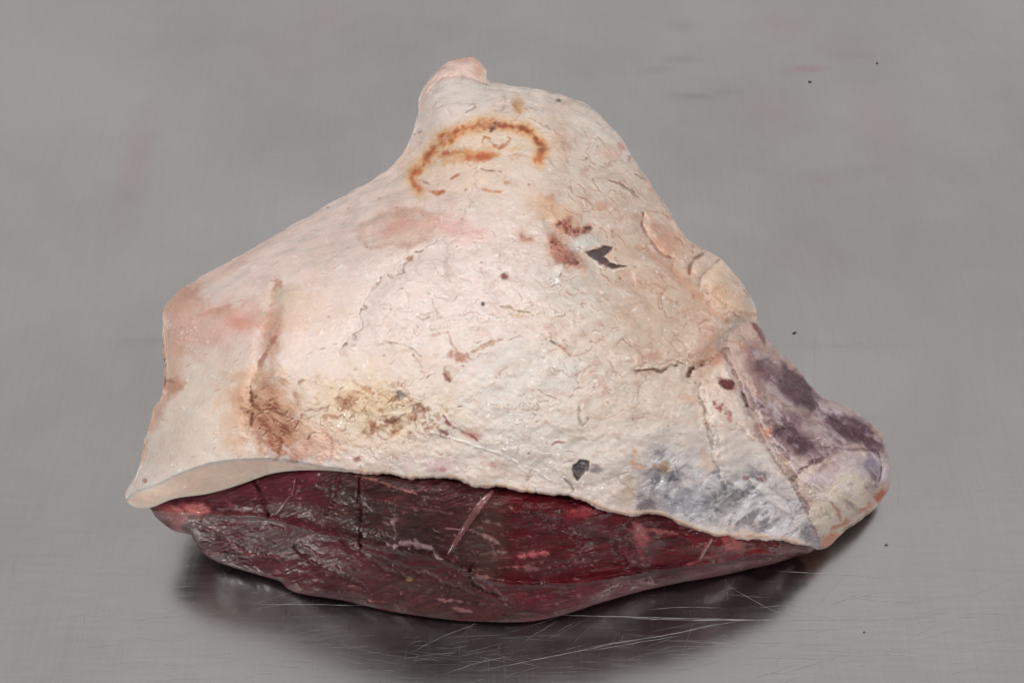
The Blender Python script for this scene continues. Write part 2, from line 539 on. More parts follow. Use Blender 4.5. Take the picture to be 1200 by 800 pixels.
F.blob(515, 545, 14, 8, 0, (206, 176, 176), .5, soft=1.2)
F.blob(519, 550, 4, 3, 0, (170, 90, 100), .5)
F.blob(577, 545, 6, 3, 10, (186, 120, 116), .5)

# orange inspection stamp: broken ring with worn marks inside
ring = [(490, 222), (484, 212), (484, 203), (492, 193), (502, 184), (511, 172), (522, 162), (538, 153), (556, 147), (577, 144),
        (597, 146), (614, 151), (626, 159), (634, 169), (637, 180), (632, 190)]
F.blob(555, 180, 78, 34, -14, (228, 204, 172), .4, soft=1.2)
F.stroke(ring, 9, (226, 180, 120), .6, soft=.9, rough=1.5, taper=False)
F.stroke(ring, 4.4, (192, 112, 52), .85, soft=.7, rough=1.8, taper=False, breakup=.5)
F.stroke(ring, 3.0, (200, 126, 70), .40, soft=.95, rough=1.4, taper=False)
F.stroke(ring, 5.5, (206, 136, 76), .35, soft=.95, rough=1.8, taper=False)
F.stroke(ring[1:10], 2.2, (160, 82, 38), .7, rough=1.8, breakup=.7)
F.stroke(ring[9:15], 3.0, (150, 72, 42), .8, rough=1.4, breakup=.5)
F.stroke([(582, 141), (577, 148), (574, 154)], 2.2, (96, 46, 48), .85)
F.stroke([(514, 183), (530, 179), (550, 181), (575, 182), (586, 181)], 6.5, (214, 144, 74), .7, breakup=.8, rough=1.5)
F.stroke([(516, 188), (540, 187), (560, 190)], 5, (216, 160, 104), .55, breakup=.5, rough=2)
F.stroke([(560, 174), (585, 176), (612, 174)], 4, (222, 178, 128), .5, breakup=.6, rough=2)
F.stroke([(518, 180), (532, 178), (546, 181)], 3.4, (186, 100, 40), .8, breakup=.6)
F.blob(567, 184, 15, 5.5, -6, (192, 102, 38), .9, rough=.5, soft=.6)
F.stroke([(566, 168), (568, 161), (574, 164), (580, 170), (590, 169), (598, 164), (596, 160)], 2.3, (186, 112, 56), .85, breakup=.6, rough=1.4)
F.stroke([(596, 183), (605, 182), (616, 183)], 2.4, (190, 112, 50), .8, breakup=.7)
F.stroke([(508, 190), (520, 193), (533, 190)], 2.6, (214, 160, 96), .7, breakup=.7)
F.stroke([(502, 225), (512, 226), (522, 225)], 2.4, (188, 104, 44), .9)
F.stroke([(528, 209), (536, 205), (541, 202)], 1.9, (182, 110, 66), .8, breakup=.6)
F.stroke([(545, 193), (552, 195)], 1.5, (186, 116, 62), .8)
F.stroke([(565, 221), (577, 225), (592, 223)], 2.0, (196, 134, 88), .75, breakup=.6)
F.stroke([(590, 212), (597, 216)], 1.5, (196, 140, 96), .7)
F.stroke([(489, 210), (500, 213), (505, 217)], 1.1, (150, 90, 60), .7)
F.blob(607, 123, 7, 12, -10, (204, 158, 104), .8, soft=1.1)
F.stroke([(597, 116), (606, 128), (610, 133)], 1.2, (176, 124, 78), .6)
F.stroke([(562, 199), (575, 200), (588, 201)], .9, (120, 84, 66), .7, h=-.0003)

# brown veins around and right of the stamp
veins = [([(656, 165), (663, 180), (668, 195)], 1.6, .6), ([(648, 150), (655, 160), (662, 163)], 1.2, .5),
         ([(622, 140), (636, 147), (645, 152)], 1.3, .6), ([(671, 184), (684, 190)], .9, .8),
         ([(590, 112), (592, 122), (588, 133)], .9, .6), ([(560, 130), (556, 122), (549, 124)], 1.0, .6),
         ([(512, 120), (509, 128), (520, 125)], 1.0, .5), ([(545, 131), (560, 126)], 1.0, .5),
         ([(665, 205), (668, 215), (675, 228)], .8, .4), ([(497, 155), (485, 158)], 1.0, .6),
         ([(615, 128), (620, 134)], 1.0, .7), ([(713, 211), (722, 214), (735, 222), (747, 231), (762, 243)], 1.3, .95),
         ([(697, 209), (700, 220), (706, 226)], .9, .5), ([(743, 203), (750, 207), (760, 212)], 1.2, .8),
         ([(725, 172), (728, 180), (722, 190)], 1.0, .5), ([(640, 185), (650, 195)], 1.2, .4),
         ([(700, 160), (715, 175)], 1, .35)]
for p, wd, a in veins:
    F.stroke(p, wd, (132, 86, 66), a, h=-.0005, rim=(0, 1.8, .0003, (232, 216, 200)))
F.blob(655, 118, 3.2, 2, 0, (96, 78, 70), .8)
F.blob(647, 108, 6, 2, 10, (176, 128, 104), .6)
F.blob(728, 172, 5, 5, 0, (214, 160, 142), .6)
F.blob(715, 180, 14, 8, 30, (224, 180, 160), .5, soft=1.2)
F.blob(658, 170, 10, 22, -20, (206, 172, 146), .5, soft=1.2)
F.blob(645, 232, 6, 4, -20, (190, 128, 104), .6)
F.blob(650, 250, 26, 13, 30, (212, 174, 142), .65, soft=1.2)
F.blob(704, 243, 6, 4, 0, (196, 138, 108), .5)
# blood marks right of centre
for (x, y, rx, ry, an, al) in [(660, 262, 7, 4, -30, .9), (668, 270, 7, 3, 30, .8), (680, 272, 8, 4, -10, .9), (689, 267, 6, 2.2, -30, .6),
                               (648, 278, 4, 7, -20, .7), (655, 288, 9, 6, 40, .75), (663, 302, 9, 7, 0, .8), (671, 307, 7, 3, 30, .6),
                               (650, 285, 5, 5, 0, .6), (614, 280, 6, 3, 10, .3), (622, 279, 5, 2, -20, .3)]:
    F.blob(x, y, rx * 1.7, ry * 1.8, an, (206, 150, 126), .45, soft=1.4, rough=.5)
    F.blob(x, y, rx, ry, an, (150, 84, 68), al * .7, soft=1.2, rough=.8, fine=.6)
    for _ in range(7):
        F.blob(x + rr.gauss(0, rx * .6), y + rr.gauss(0, ry * .7), rr.uniform(.8, 2.2), rr.uniform(.7, 1.6), rr.uniform(0, 180), (96, 34, 30), al * .85, rough=.9, h=-.0002)
F.stroke([(655, 257), (664, 270), (672, 276), (690, 272)], 1.6, (140, 72, 54), .7, h=-.0006)
# dark gap in the fat
F.blob(684, 284, 16, 9, -10, (206, 204, 196), .8, soft=.8, h=.001)
F.poly([(684, 295), (700, 292), (706, 287), (719, 289), (712, 296), (708, 300), (714, 307), (735, 312), (716, 315), (702, 308)],
       (92, 72, 74), .95, 1.0, 1.2, h=-.0016, wet=.3)
F.stroke([(676, 290), (690, 300), (708, 313), (722, 316), (738, 312)], 1.6, (226, 216, 204), .8, h=.001)
F.stroke([(712, 296), (709, 301), (716, 307), (736, 310)], 1.5, (224, 214, 202), .6, h=.0009)
F.blob(590, 324, 4, 3.4, 0, (136, 60, 48), .9, rough=.5, h=-.0005)
F.blob(566, 356, 2.0, 2.4, 0, (66, 38, 34), .95)
# torn white scales
F.blob(655, 316, 6, 5, 30, (230, 222, 212), .8, h=.0009)
F.stroke([(660, 312), (658, 322), (652, 326), (650, 332)], 1.1, (140, 112, 96), .7, h=-.0009, rim=(-1.6, .6, .0008, (236, 228, 220)))
F.blob(652, 329, 5, 4, 0, (234, 228, 220), .8, h=.0008)
# the long crack left of centre
F.stroke([(495, 293), (482, 302), (470, 314), (448, 326), (438, 340), (431, 354), (425, 366), (424, 380), (417, 392), (408, 404), (402, 412)], 1.1,
         (164, 136, 120), .7, h=-.0007, rough=2.2, rim=(-1.8, -1.4, .0006, (236, 222, 212)), taper=False)
F.blob(480, 303, 5, 3, -20, (176, 134, 104), .8)
F.stroke([(498, 289), (508, 285), (516, 276)], 1.0, (170, 140, 122), .6, h=-.0007, rim=(0, 1.5, .0006, (238, 226, 218)))
# horizontal torn line at mid height
F.stroke([(470, 384), (490, 386), (520, 381), (545, 375), (580, 372), (612, 368), (650, 362), (680, 366)], 1.2, (200, 172, 152), .4, h=-.0005,
         rough=3, rim=(0, 2.0, .0008, (234, 224, 214)))
F.stroke([(585, 358), (598, 360), (612, 366), (622, 367)], 1.3, (168, 132, 98), .6, h=-.0005)
F.blob(606, 370, 8, 3, 0, (210, 184, 148), .6)
F.stroke([(456, 400), (475, 404), (490, 414), (494, 418)], 1.2, (190, 160, 140), .6, h=-.0007, rim=(0, -1.6, .0007, (240, 230, 222)))
F.stroke([(500, 392), (512, 391), (526, 390)], 1.6, (196, 140, 118), .6, h=-.0004)
F.stroke([(525, 392), (530, 404), (538, 416)], 1.4, (196, 150, 128), .5, h=-.0004)
F.stroke([(552, 412), (566, 406), (580, 401), (590, 397)], 1.9, (184, 140, 104), .6, h=-.0006)
F.stroke([(598, 399), (606, 395), (612, 395)], 1.0, (140, 104, 80), .6, h=-.0005)
F.stroke([(500, 444), (503, 438), (510, 438)], 1.2, (128, 96, 84), .8, h=-.0008, rim=(0, -1.5, .0005, (238, 228, 220)))
F.stroke([(520, 438), (524, 444), (527, 448)], 1.8, (150, 100, 76), .8, h=-.0005)
F.stroke([(592, 320), (580, 330), (574, 340)], .9, (196, 176, 164), .5, h=-.0005)
F.stroke([(654, 404), (664, 412), (672, 417)], 1.5, (186, 130, 108), .6)
F.stroke([(690, 400), (700, 403), (708, 406)], 1.6, (160, 122, 100), .6, h=-.0005)
F.stroke([(643, 400), (652, 404)], 1.4, (90, 60, 50), .6)
F.stroke([(630, 455), (642, 464), (654, 466)], 1.0, (176, 152, 138), .6, h=-.0006, rim=(0, -1.6, .0006, (232, 222, 212)))
F.stroke([(676, 470), (680, 485), (682, 500), (690, 490)], 1.2, (170, 152, 138), .6, h=-.0006)
F.stroke([(645, 522), (653, 518), (662, 519)], 1.1, (160, 92, 70), .8)
# straight pale knife score
F.stroke([(505, 506), (540, 516), (580, 530), (620, 548), (645, 562)], 1.1, (240, 232, 222), .7, h=.0006, taper=False, rough=.5)
F.stroke([(505, 508), (540, 518), (580, 532), (620, 550), (645, 564)], .8, (198, 182, 168), .35, h=-.0002, taper=False, rough=.5)
# dark hole low right
F.poly([(672, 545), (680, 539), (690, 541), (690, 549), (683, 555), (676, 563), (671, 557)], (84, 68, 68), .95, .9, 1.0, h=-.0018, wet=.4)
F.stroke([(672, 545), (676, 556), (684, 553), (690, 547)], 1.4, (150, 136, 132), .7, rough=2)
F.stroke([(676, 542), (684, 541), (688, 546)], 1.2, (126, 108, 106), .6, rough=2)
F.blob(698, 549, 9, 4.5, 8, (158, 146, 148), .85, soft=.6)
F.stroke([(652, 548), (662, 541), (672, 541)], .9, (160, 124, 108), .6)
F.stroke([(662, 560), (671, 570), (671, 576)], 1.3, (180, 158, 146), .7, h=-.001)

# right-hand folds
F.stroke([(755, 249), (752, 258), (757, 273), (767, 289), (778, 299), (787, 303)], 1.5, (150, 96, 76), .85, h=-.0013, rough=.6)
F.stroke([(757, 249), (775, 250), (789, 258)], 1.2, (190, 136, 110), .6, h=-.0006)
F.blob(776, 276, 18, 24, -35, (216, 180, 158), .5, soft=1.5)
F.blob(783, 284, 9, 12, -35, (200, 142, 120), .45, soft=1.5, rough=.7)
F.blob(766, 266, 7, 5, 0, (196, 134, 112), .4, soft=1.2)
F.stroke([(779, 300), (790, 304), (787, 316), (793, 322)], 1.1, (190, 148, 124), .6, h=-.0006)
F.stroke([(808, 322), (809, 312), (815, 303), (824, 298), (830, 292)], 1.9, (146, 98, 82), .8, h=-.0016, rough=.5)
F.stroke([(812, 296), (811, 288), (818, 290), (828, 292)], 1.8, (176, 112, 92), .7, h=-.0008)
F.stroke([(819, 338), (822, 326), (832, 314), (844, 303)], 1.4, (182, 146, 124), .7, h=-.0014, rough=.5)
F.poly([(810, 318), (816, 304), (830, 295), (843, 303), (832, 313), (822, 324)], (218, 196, 180), .6, 2, 1, h=.0012)
F.poly([(822, 340), (824, 326), (846, 305), (872, 335), (888, 368), (870, 372), (845, 362)], (222, 196, 172), .6, 3, 2, h=.0012)
F.blob(848, 345, 10, 14, 0, (206, 168, 138), .5, soft=1.2)
F.stroke([(785, 322), (800, 326), (818, 334), (850, 356), (870, 368)], 2.2, (204, 170, 146), .5, h=-.0010)
F.stroke([(745, 288), (765, 300), (790, 318), (806, 336), (830, 360), (855, 380)], 5, (208, 164, 138), .55, h=-.0008, soft=.9)
F.stroke([(700, 320), (730, 334), (770, 338), (800, 350), (830, 368)], 5, (216, 186, 162), .5, soft=.9, h=.0006)
for i in range(16):
    u = wr.random()
    x = 740 + 100 * u + wr.gauss(0, 12)
    y = 325 + 50 * u + wr.gauss(0, 14)
    F.stroke([(x, y), (x + 8, y + 3), (x + 18, y + 8)], wr.uniform(.8, 1.8), (196, 152, 128), .45, h=-.0004)
F.stroke([(745, 434), (760, 431), (775, 433), (788, 428), (800, 426), (806, 430)], 1.5, (122, 90, 76), .9, h=-.0012, rough=1.2,
         rim=(0, -2.4, .0014, (226, 206, 188)))
F.stroke([(806, 440), (812, 432), (822, 427), (838, 420), (848, 410), (853, 396), (868, 384)], 4.2, (176, 132, 110), .8, h=-.0022, soft=.9, rough=1)
F.stroke([(806, 440), (813, 433), (824, 428)], 1.6, (104, 74, 64), .8, h=-.001)
F.blob(830, 405, 20, 22, 30, (206, 164, 142), .6, soft=1.2)
F.blob(764, 418, 12, 6, -10, (202, 156, 136), .6, soft=1.1)
F.stroke([(783, 412), (781, 420)], 1.2, (140, 120, 106), .6)
F.stroke([(846, 412), (854, 424), (863, 440), (870, 458), (877, 480)], 1.9, (96, 62, 54), .95, h=-.0028, rough=.4)
F.stroke([(853, 416), (861, 428), (870, 446), (877, 464), (884, 480)], 3.0, (214, 178, 156), .6, h=.0016, rough=.4)
F.blob(853, 450, 11, 6.5, 28, (106, 26, 26), .95, soft=.5, rough=.6, wet=.5, h=-.0005)
F.stroke([(835, 470), (845, 477), (858, 486)], 4.0, (148, 60, 54), .85, rough=1, breakup=.4, wet=.3)
F.blob(855, 490, 4, 5, 0, (186, 118, 108), .6)
F.stroke([(843, 500), (852, 500), (862, 503)], 1.4, (190, 130, 110), .7)
F.stroke([(822, 447), (818, 462), (826, 480), (830, 505), (834, 530), (841, 556), (850, 580)], 2.2, (172, 152, 138), .7, h=-.0012, rough=1.2)
F.stroke([(827, 450), (832, 480), (836, 510), (842, 540), (850, 566)], 3.6, (214, 204, 192), .5, h=.0012, rough=.6)
F.stroke([(812, 425), (826, 447)], 2.5, (190, 150, 130), .4)
F.stroke([(840, 448), (832, 446), (826, 444)], 1.2, (150, 120, 100), .6, h=-.0006)
F.blob(806, 466, 10, 4, 10, (210, 176, 152), .5)

# blue-grey bruised area near the lower right edge
bz = sstep(-.15, .55, fbm(20, 17, 801, 4) + .25 * BIG)
BZ = [(744, 548), (768, 528), (800, 536), (850, 556), (890, 548), (928, 565), (950, 600), (962, 640), (900, 632), (820, 616), (748, 606)]
F.blob(850, 550, 90, 34, 20, (204, 196, 190), .5, soft=1.8, rough=.6)
F.poly(BZ, (196, 190, 190), .75, 22, 10)
F.poly(BZ, (160, 152, 154), .75, 14, 9, mod=bz)
bz2 = sstep(.12, .7, rotated(fbm(24, 13, 812, 4), R(-40)))
F.poly(BZ, (112, 104, 110), .65, 9, 8, mod=bz2, h=-.0003)
bz3 = sstep(.1, .7, rotated(fbm(24, 9, 823, 4), R(-42)))
F.poly(BZ, (220, 214, 212), .8, 10, 8, mod=bz3, h=.0004)
fl = filaments(12, 1701, 1.0, ang=-40, stretch=1.8) * sstep(-.2, .4, MID)
F.poly(BZ, (124, 112, 122), .4, 8, 8, mod=fl, h=-.0002)
F.poly(BZ, (226, 222, 222), .7, 8, 8, mod=filaments(9, 1702, .9, ang=-40, stretch=1.6) * BRK * .6, h=.0002)
F.blob(812, 590, 24, 16, 20, (176, 174, 178), .6, soft=1.6)
F.blob(848, 585, 16, 14, 0, (118, 112, 112), .6, soft=1.1)
F.blob(754, 595, 9, 10, 0, (110, 98, 104), .7, soft=1.6, rough=.8, fine=.5)
F.blob(787, 559, 6, 5, 0, (96, 90, 100), .7, soft=1.5, fine=.5)
F.blob(777, 547, 7, 5, 0, (160, 124, 66), .75, soft=1.5, fine=.5)
F.blob(767, 546, 5, 3, 0, (180, 130, 96), .5)
F.stroke([(738, 520), (744, 530), (741, 540), (748, 546), (760, 546)], 2.8, (204, 158, 128), .65, soft=.9)
F.blob(828, 540, 7, 12, -20, (222, 192, 168), .6, soft=1)
F.blob(735, 580, 9, 18, 10, (206, 184, 162), .6, soft=1.2)
for i in range(26):
    x = wr.uniform(755, 945)
    y = wr.uniform(555, 628)
    if y > 606 + (x - 750) * .14:
        continue
    F.stroke([(x, y), (x + 3, y + 4), (x + 5, y + 9)], wr.uniform(.8, 2), wr.choice([(84, 78, 92), (222, 220, 220), (128, 122, 130), (200, 190, 190)]),
             .45, h=wr.choice([-.0003, .0004]), rough=2.5, wet=.3)
F.blob(875, 560, 5, 3, 0, (150, 104, 104), .6)
F.blob(892, 561, 6, 3, 0, (140, 92, 90), .6)
F.stroke([(880, 562), (905, 582), (925, 600)], 5, (222, 216, 210), .6, h=.0012)

# ---- right end: membrane over darker muscle
FLAP = [(838, 402), (866, 376), (893, 375), (1060, 460), (1060, 660), (964, 660), (958, 628), (946, 600), (928, 566), (906, 534), (893, 512), (882, 492),
        (876, 478), (868, 456), (858, 434), (846, 414)]
F.poly(FLAP, (202, 178, 166), .9, 3, 1.5)
mot = sstep(-.05, .6, fbm(24, 18, 901, 4))
F.poly([(860, 400), (905, 400), (960, 455), (1030, 500), (1036, 540), (960, 560), (900, 520), (880, 470), (860, 420)], (150, 122, 124), .8, 8, 5, mod=mot)
F.poly([(870, 405), (900, 400), (930, 440), (905, 430), (890, 470), (878, 440)], (206, 166, 144), .6, 8, 4)
F.blob(895, 430, 20, 12, 40, (148, 114, 112), .7, soft=.9, rough=.6)
F.blob(880, 418, 8, 8, 0, (166, 126, 122), .6, rough=.7)
F.blob(905, 416, 8, 16, -45, (212, 180, 162), .6)
F.poly([(916, 424), (936, 436), (962, 468), (960, 476), (950, 484), (934, 478), (916, 462), (904, 446), (912, 436)], (98, 66, 70), .92, 3.0, 4, wet=.8, h=-.0010)
F.stroke([(908, 418), (912, 428), (904, 444)], 3.4, (214, 182, 168), .7, h=.0008)
F.poly([(958, 478), (985, 482), (1010, 492), (1026, 505), (1032, 522), (1020, 524), (992, 520), (975, 508), (962, 494)], (102, 70, 74), .92, 3.0, 4, wet=.8, h=-.0010)
F.blob(1018, 508, 7, 12, -20, (106, 48, 50), .7, rough=.5)
F.stroke([(994, 494), (1006, 500), (1018, 492)], 2.2, (196, 178, 184), .7, h=.0008)
F.stroke([(972, 480), (995, 486), (1014, 494)], 1.6, (204, 188, 184), .5)
F.poly([(944, 492), (960, 496), (984, 520), (972, 526), (950, 508)], (204, 190, 182), .85, 3, 3, h=.0006)
F.blob(930, 502, 18, 10, 35, (138, 108, 112), .7, rough=.6)
F.poly([(900, 500), (930, 512), (960, 530), (975, 542), (955, 548), (925, 535), (905, 522)], (124, 96, 104), .7, 5, 5, mod=sstep(-.4, .3, MID))
F.stroke([(925, 560), (945, 548), (960, 540), (972, 532)], 2.2, (106, 66, 66), .85, h=-.001, rough=1.5)
F.stroke([(978, 524), (995, 528), (1020, 528), (1032, 532)], 1.3, (116, 80, 84), .8, h=-.0008)
F.poly([(985, 530), (1030, 532), (1036, 560), (1000, 555)], (186, 176, 182), .7, 9, 4)
F.blob(1022, 552, 9, 22, 15, (138, 126, 138), .6, soft=1.3, rough=.6)
F.poly([(950, 560), (1000, 545), (1020, 580), (1000, 612), (965, 640), (952, 600)], (224, 210, 192), .85, 8, 5)
F.blob(965, 560, 18, 10, -20, (184, 166, 178), .6, soft=1.1)
F.stroke([(1035, 515), (1040, 540), (1036, 565)], 3.2, (206, 196, 206), .7, h=.0012)
F.stroke([(1029, 530), (1033, 545), (1030, 565)], 1.3, (90, 70, 96), .7, h=-.0008)
F.blob(1034, 582, 12, 8, -50, (178, 98, 74), .85, rough=.6, wet=.3)
F.stroke([(972, 625), (990, 612), (1008, 598), (1024, 588)], 3.2, (196, 118, 92), .75, breakup=.6, rough=2)
F.stroke([(985, 610), (982, 596), (975, 592)], 1.6, (196, 120, 96), .6)
F.blob(975, 632, 14, 7, -35, (208, 138, 112), .75, soft=1.1)
F.stroke([(948, 606), (952, 622), (960, 640)], 4.5, (172, 156, 172), .7)
F.stroke([(876, 478), (893, 512), (906, 534), (930, 566), (946, 600), (958, 632)], 2.2, (150, 128, 128), .55, h=-.0014, rough=1.2, taper=False)
F.stroke([(886, 478), (902, 508), (916, 532), (938, 560)], 2.6, (222, 206, 194), .6, h=.0008)
F.blob(897, 505, 11, 8, 30, (208, 150, 120), .75, soft=1, rough=.5)
F.blob(904, 502, 4, 5, 0, (184, 104, 74), .6)
F.poly([(880, 378), (889, 380), (897, 394), (898, 406), (890, 396)], (132, 84, 74), .9, 1.2, .8, wet=.3)
F.blob(962, 466, 7, 4, 20, (176, 120, 98), .7)
F.stroke([(912, 470), (925, 490), (938, 500)], 1.6, (206, 188, 182), .6, h=.0006)
FLI = [(880, 400), (905, 400), (960, 455), (1036, 505), (1040, 560), (1000, 600), (950, 590), (900, 520), (870, 450)]
F.poly([(888, 408), (905, 404), (962, 458), (1030, 505), (1032, 528), (975, 530), (950, 545), (912, 515), (890, 470), (872, 432)], (138, 108, 114), .62, 6, 5, mod=.55 + .45 * BRK)
F.poly(FLI, (212, 198, 198), .5, 6, 6, mod=sstep(.15, .65, rotated(fbm(26, 8, 1801, 4), R(40))), h=.0005)
F.poly(FLI, (120, 90, 98), .55, 6, 6, mod=sstep(.2, .7, rotated(fbm(22, 9, 1802, 4), R(45))))
F.poly(FLI, (226, 216, 214), .6, 6, 6, mod=filaments(16, 1803, .9, ang=40, stretch=1.6) * BRK * .5, h=.0002)
for i in range(50):
    x = wr.uniform(880, 1030)
    y = wr.uniform(420, 620)
    F.stroke([(x, y), (x + 5, y + 4), (x + 9, y + 9)], wr.uniform(.8, 1.8), wr.choice([(214, 200, 196), (130, 104, 110), (216, 190, 170)]), .4,
             h=wr.choice([-.0003, .0004]), rough=2)

# ---- the knob at the far end, pinker
F.poly([(486, 135), (496, 98), (520, 60), (560, 60), (574, 82), (570, 99), (545, 92), (520, 92), (505, 108), (496, 126)], (224, 196, 182), .8, 4, 1)
F.blob(535, 82, 16, 8, -25, (236, 206, 192), .6, soft=1)
F.blob(562, 84, 8, 9, 0, (214, 168, 148), .6, soft=1)
F.blob(535, 70, 22, 4, 0, (210, 160, 146), .6, soft=1)
F.stroke([(503, 108), (518, 93), (540, 91), (560, 95), (572, 100)], 1.6, (190, 148, 132), .6, h=-.0016, rim=(0, 2.6, .0010, (230, 216, 206)))

# reddish network over the upper right slope
for sc_, sd_, wd_, al_ in [(26, 1901, 1.1, .5), (16, 1902, .9, .4), (42, 1903, 1.4, .45)]:
    fl = filaments(sc_, sd_, wd_, warp=5, stretch=1.7, ang=40) * BRK * sstep(600, 690, GX + .3 * (GY - 250)) * sstep(470, 400, GY) * sstep(-.2, .4, fbm(40, 30, sd_ + 7, 3))
    F.H -= .0005 * fl
    tint((172, 118, 98), al_, fl)
    F.H += .0003 * np.roll(fl, 3, axis=0)
# dark muscle showing through the membrane
for pl in ([(920, 428), (938, 440), (960, 468), (948, 482), (930, 474), (912, 456)], [(965, 482), (990, 486), (1014, 498), (1026, 516), (1004, 520), (980, 508)],
           [(886, 424), (902, 420), (912, 432), (898, 446), (884, 440)], [(908, 492), (930, 500), (955, 526), (940, 532), (915, 514)]):
    F.poly(pl, (86, 56, 62), .8, 2.5, 4, wet=.6, mod=.35 + .65 * BRK)
F.blob(900, 440, 30, 16, 45, (150, 118, 120), .4, soft=1.5, rough=.8)
# stained, uneven rim of the cap above the lean
for off_, co_, al_, wd_ in [(-2, (198, 152, 134), .5, 2.2), (-4, (222, 200, 176), .6, 2.0), (-1, (168, 112, 98), .35, 1.2)]:
    F.stroke([(x_, y_ + off_) for x_, y_ in [(400, 552), (440, 556), (490, 562), (530, 562), (560, 570), (600, 573), (640, 581), (680, 586), (712, 599), (745, 604), (770, 603),
              (800, 614), (835, 627), (870, 630), (905, 633), (935, 637)]], wd_, co_, al_, soft=.9, rough=1.0, breakup=.6, taper=False)
mean_ = F.C.mean((0, 1))
F.C[:] = mean_ * (F.C / mean_) ** 1.22 * np.array([.965, .945, .945], np.float32)
F.C[:] = F.C * (1 + .035 * fbm(12, 9, 1951, 4)[..., None] * np.array([.8, 1.0, 1.1], np.float32))

# ================================================================== outlines (photograph units)
front = [(148, 588), (160, 595), (178, 594), (205, 584), (245, 578), (280, 568), (318, 555), (355, 551), (400, 552), (440, 556), (490, 562), (530, 562),
         (560, 570), (600, 573), (640, 581), (680, 586), (712, 599), (745, 604), (770, 603), (800, 614), (835, 627), (870, 630), (905, 633),
         (935, 637), (960, 641)]
back = [(148, 588), (147, 577), (158, 558), (166, 535), (170, 512), (178, 486), (191, 455), (192, 420), (190, 385), (192, 362), (204, 345), (228, 329),
        (260, 311), (300, 288), (350, 259), (405, 228), (445, 205), (468, 185), (481, 160), (488, 138), (491, 115), (500, 95), (518, 77), (540, 68),
        (558, 69), (568, 79), (571, 92), (585, 98), (625, 103), (655, 110), (690, 124), (716, 148), (740, 180), (765, 218), (790, 256), (810, 284),
        (828, 292), (848, 306), (868, 330), (884, 358), (889, 378), (897, 394), (912, 410), (935, 432), (960, 462), (985, 473), (1015, 491),
        (1031, 505), (1040, 525), (1043, 550), (1041, 572), (1030, 590), (1012, 606), (990, 622), (972, 639), (960, 641)]
crease = [(148, 584), (160, 575), (185, 566), (215, 552), (250, 541), (290, 537), (330, 537), (370, 544), (400, 548.5), (440, 552), (490, 558), (530, 558),
          (560, 566), (600, 569), (640, 577), (680, 582), (712, 595), (745, 600), (770, 599), (800, 610), (835, 623), (870, 626), (905, 629),
          (935, 633), (960, 638)]

NS, NT = 1180, 600
FE = catmull(front, NS)
_e = np.clip((FE[:, 0] - 380) / 60, 0, 1) * np.clip((960 - FE[:, 0]) / 30, 0, 1)
FE[:, 1] += _e * (2.6 * sample(MID, FE[:, 0], 500 + 0 * FE[:, 0]) + 1.0 * sample(WARP2, FE[:, 0], 400 + 0 * FE[:, 0]) + .9 * sample(WF1, FE[:, 0], 300 + 0 * FE[:, 0]))
BE = catmull(back, 3000)
_l = np.linspace(0, 1, 3000)
_f = np.clip(_l * 25, 0, 1) * np.clip((1 - _l) * 25, 0, 1)
_n1, _n2 = sample(WARP1, BE[:, 0], BE[:, 1]) , sample(WARP2, BE[:, 0], BE[:, 1]) 
_f = _f * (1 - .8 * np.exp(-((BE[:, 0] - 485) / 45) ** 2 - ((BE[:, 1] - 140) / 60) ** 2))
BE[:, 0] += 1.3 * _f * _n1
BE[:, 1] += 1.5 * _f * _n2
# match stations of front and back edges so that the mesh lines run up and down the cap
Lf = np.linspace(0, 1, NS)
pairs = [(0, 0)]
Bl = np.concatenate([[0], np.cumsum(np.linalg.norm(np.diff(BE, axis=0), axis=1))])
Bl /= Bl[-1]


def near(P, q):
    return np.argmin(((P - np.array(q)) ** 2).sum(1))


for fq, bq in [((180, 594), (170, 512)), ((225, 581), (191, 400)), ((290, 565), (228, 329)), ((375, 551), (350, 259)), ((455, 557), (468, 185)),
               ((505, 562), (500, 95)), ((545, 565), (571, 92)), ((600, 573), (690, 124)), ((690, 590), (790, 256)), ((770, 603), (884, 358)),
               ((830, 626), (935, 432)), ((890, 632), (1015, 491)), ((930, 637), (1041, 572))]:
    pairs.append((Lf[near(FE, fq)], Bl[near(BE, bq)]))
pairs.append((1, 1))
pairs = np.array(pairs)


def mono(xq, xp, yp):
    """smooth monotone interpolation"""
    h = np.diff(xp)
    d = np.diff(yp) / h
    m = np.concatenate([[d[0]], 2 * d[:-1] * d[1:] / (d[:-1] + d[1:]), [d[-1]]])
    i = np.clip(np.searchsorted(xp, xq) - 1, 0, len(h) - 1)
    t = (xq - xp[i]) / h[i]
    return ((2 * t ** 3 - 3 * t ** 2 + 1) * yp[i] + (t ** 3 - 2 * t ** 2 + t) * h[i] * m[i]
            + (-2 * t ** 3 + 3 * t ** 2) * yp[i + 1] + (t ** 3 - t ** 2) * h[i] * m[i + 1])


bs = mono(Lf, pairs[:, 0], pairs[:, 1])
# respread stations evenly by the longer of both edges
Bp = np.stack([np.interp(bs, Bl, BE[:, k]) for k in range(2)], -1)
step = np.maximum(np.linalg.norm(np.diff(FE, axis=0), axis=1), .8 * np.linalg.norm(np.diff(Bp, axis=0), axis=1))
cs = np.concatenate([[0], np.cumsum(step)])
cs /= cs[-1]
sl = np.interp(np.linspace(0, 1, NS), cs, Lf)
FP = np.stack([np.interp(sl, Lf, FE[:, k]) for k in range(2)], -1)
bs = mono(sl, pairs[:, 0], pairs[:, 1])
BP = np.stack([np.interp(bs, Bl, BE[:, k]) for k in range(2)], -1)
# the first rows follow the front lip closely, then spread
T = np.linspace(0, 1, NT)
PX = FP[:, None, 0] * (1 - T) + BP[:, None, 0] * T
PY = FP[:, None, 1] * (1 - T) + BP[:, None, 1] * T

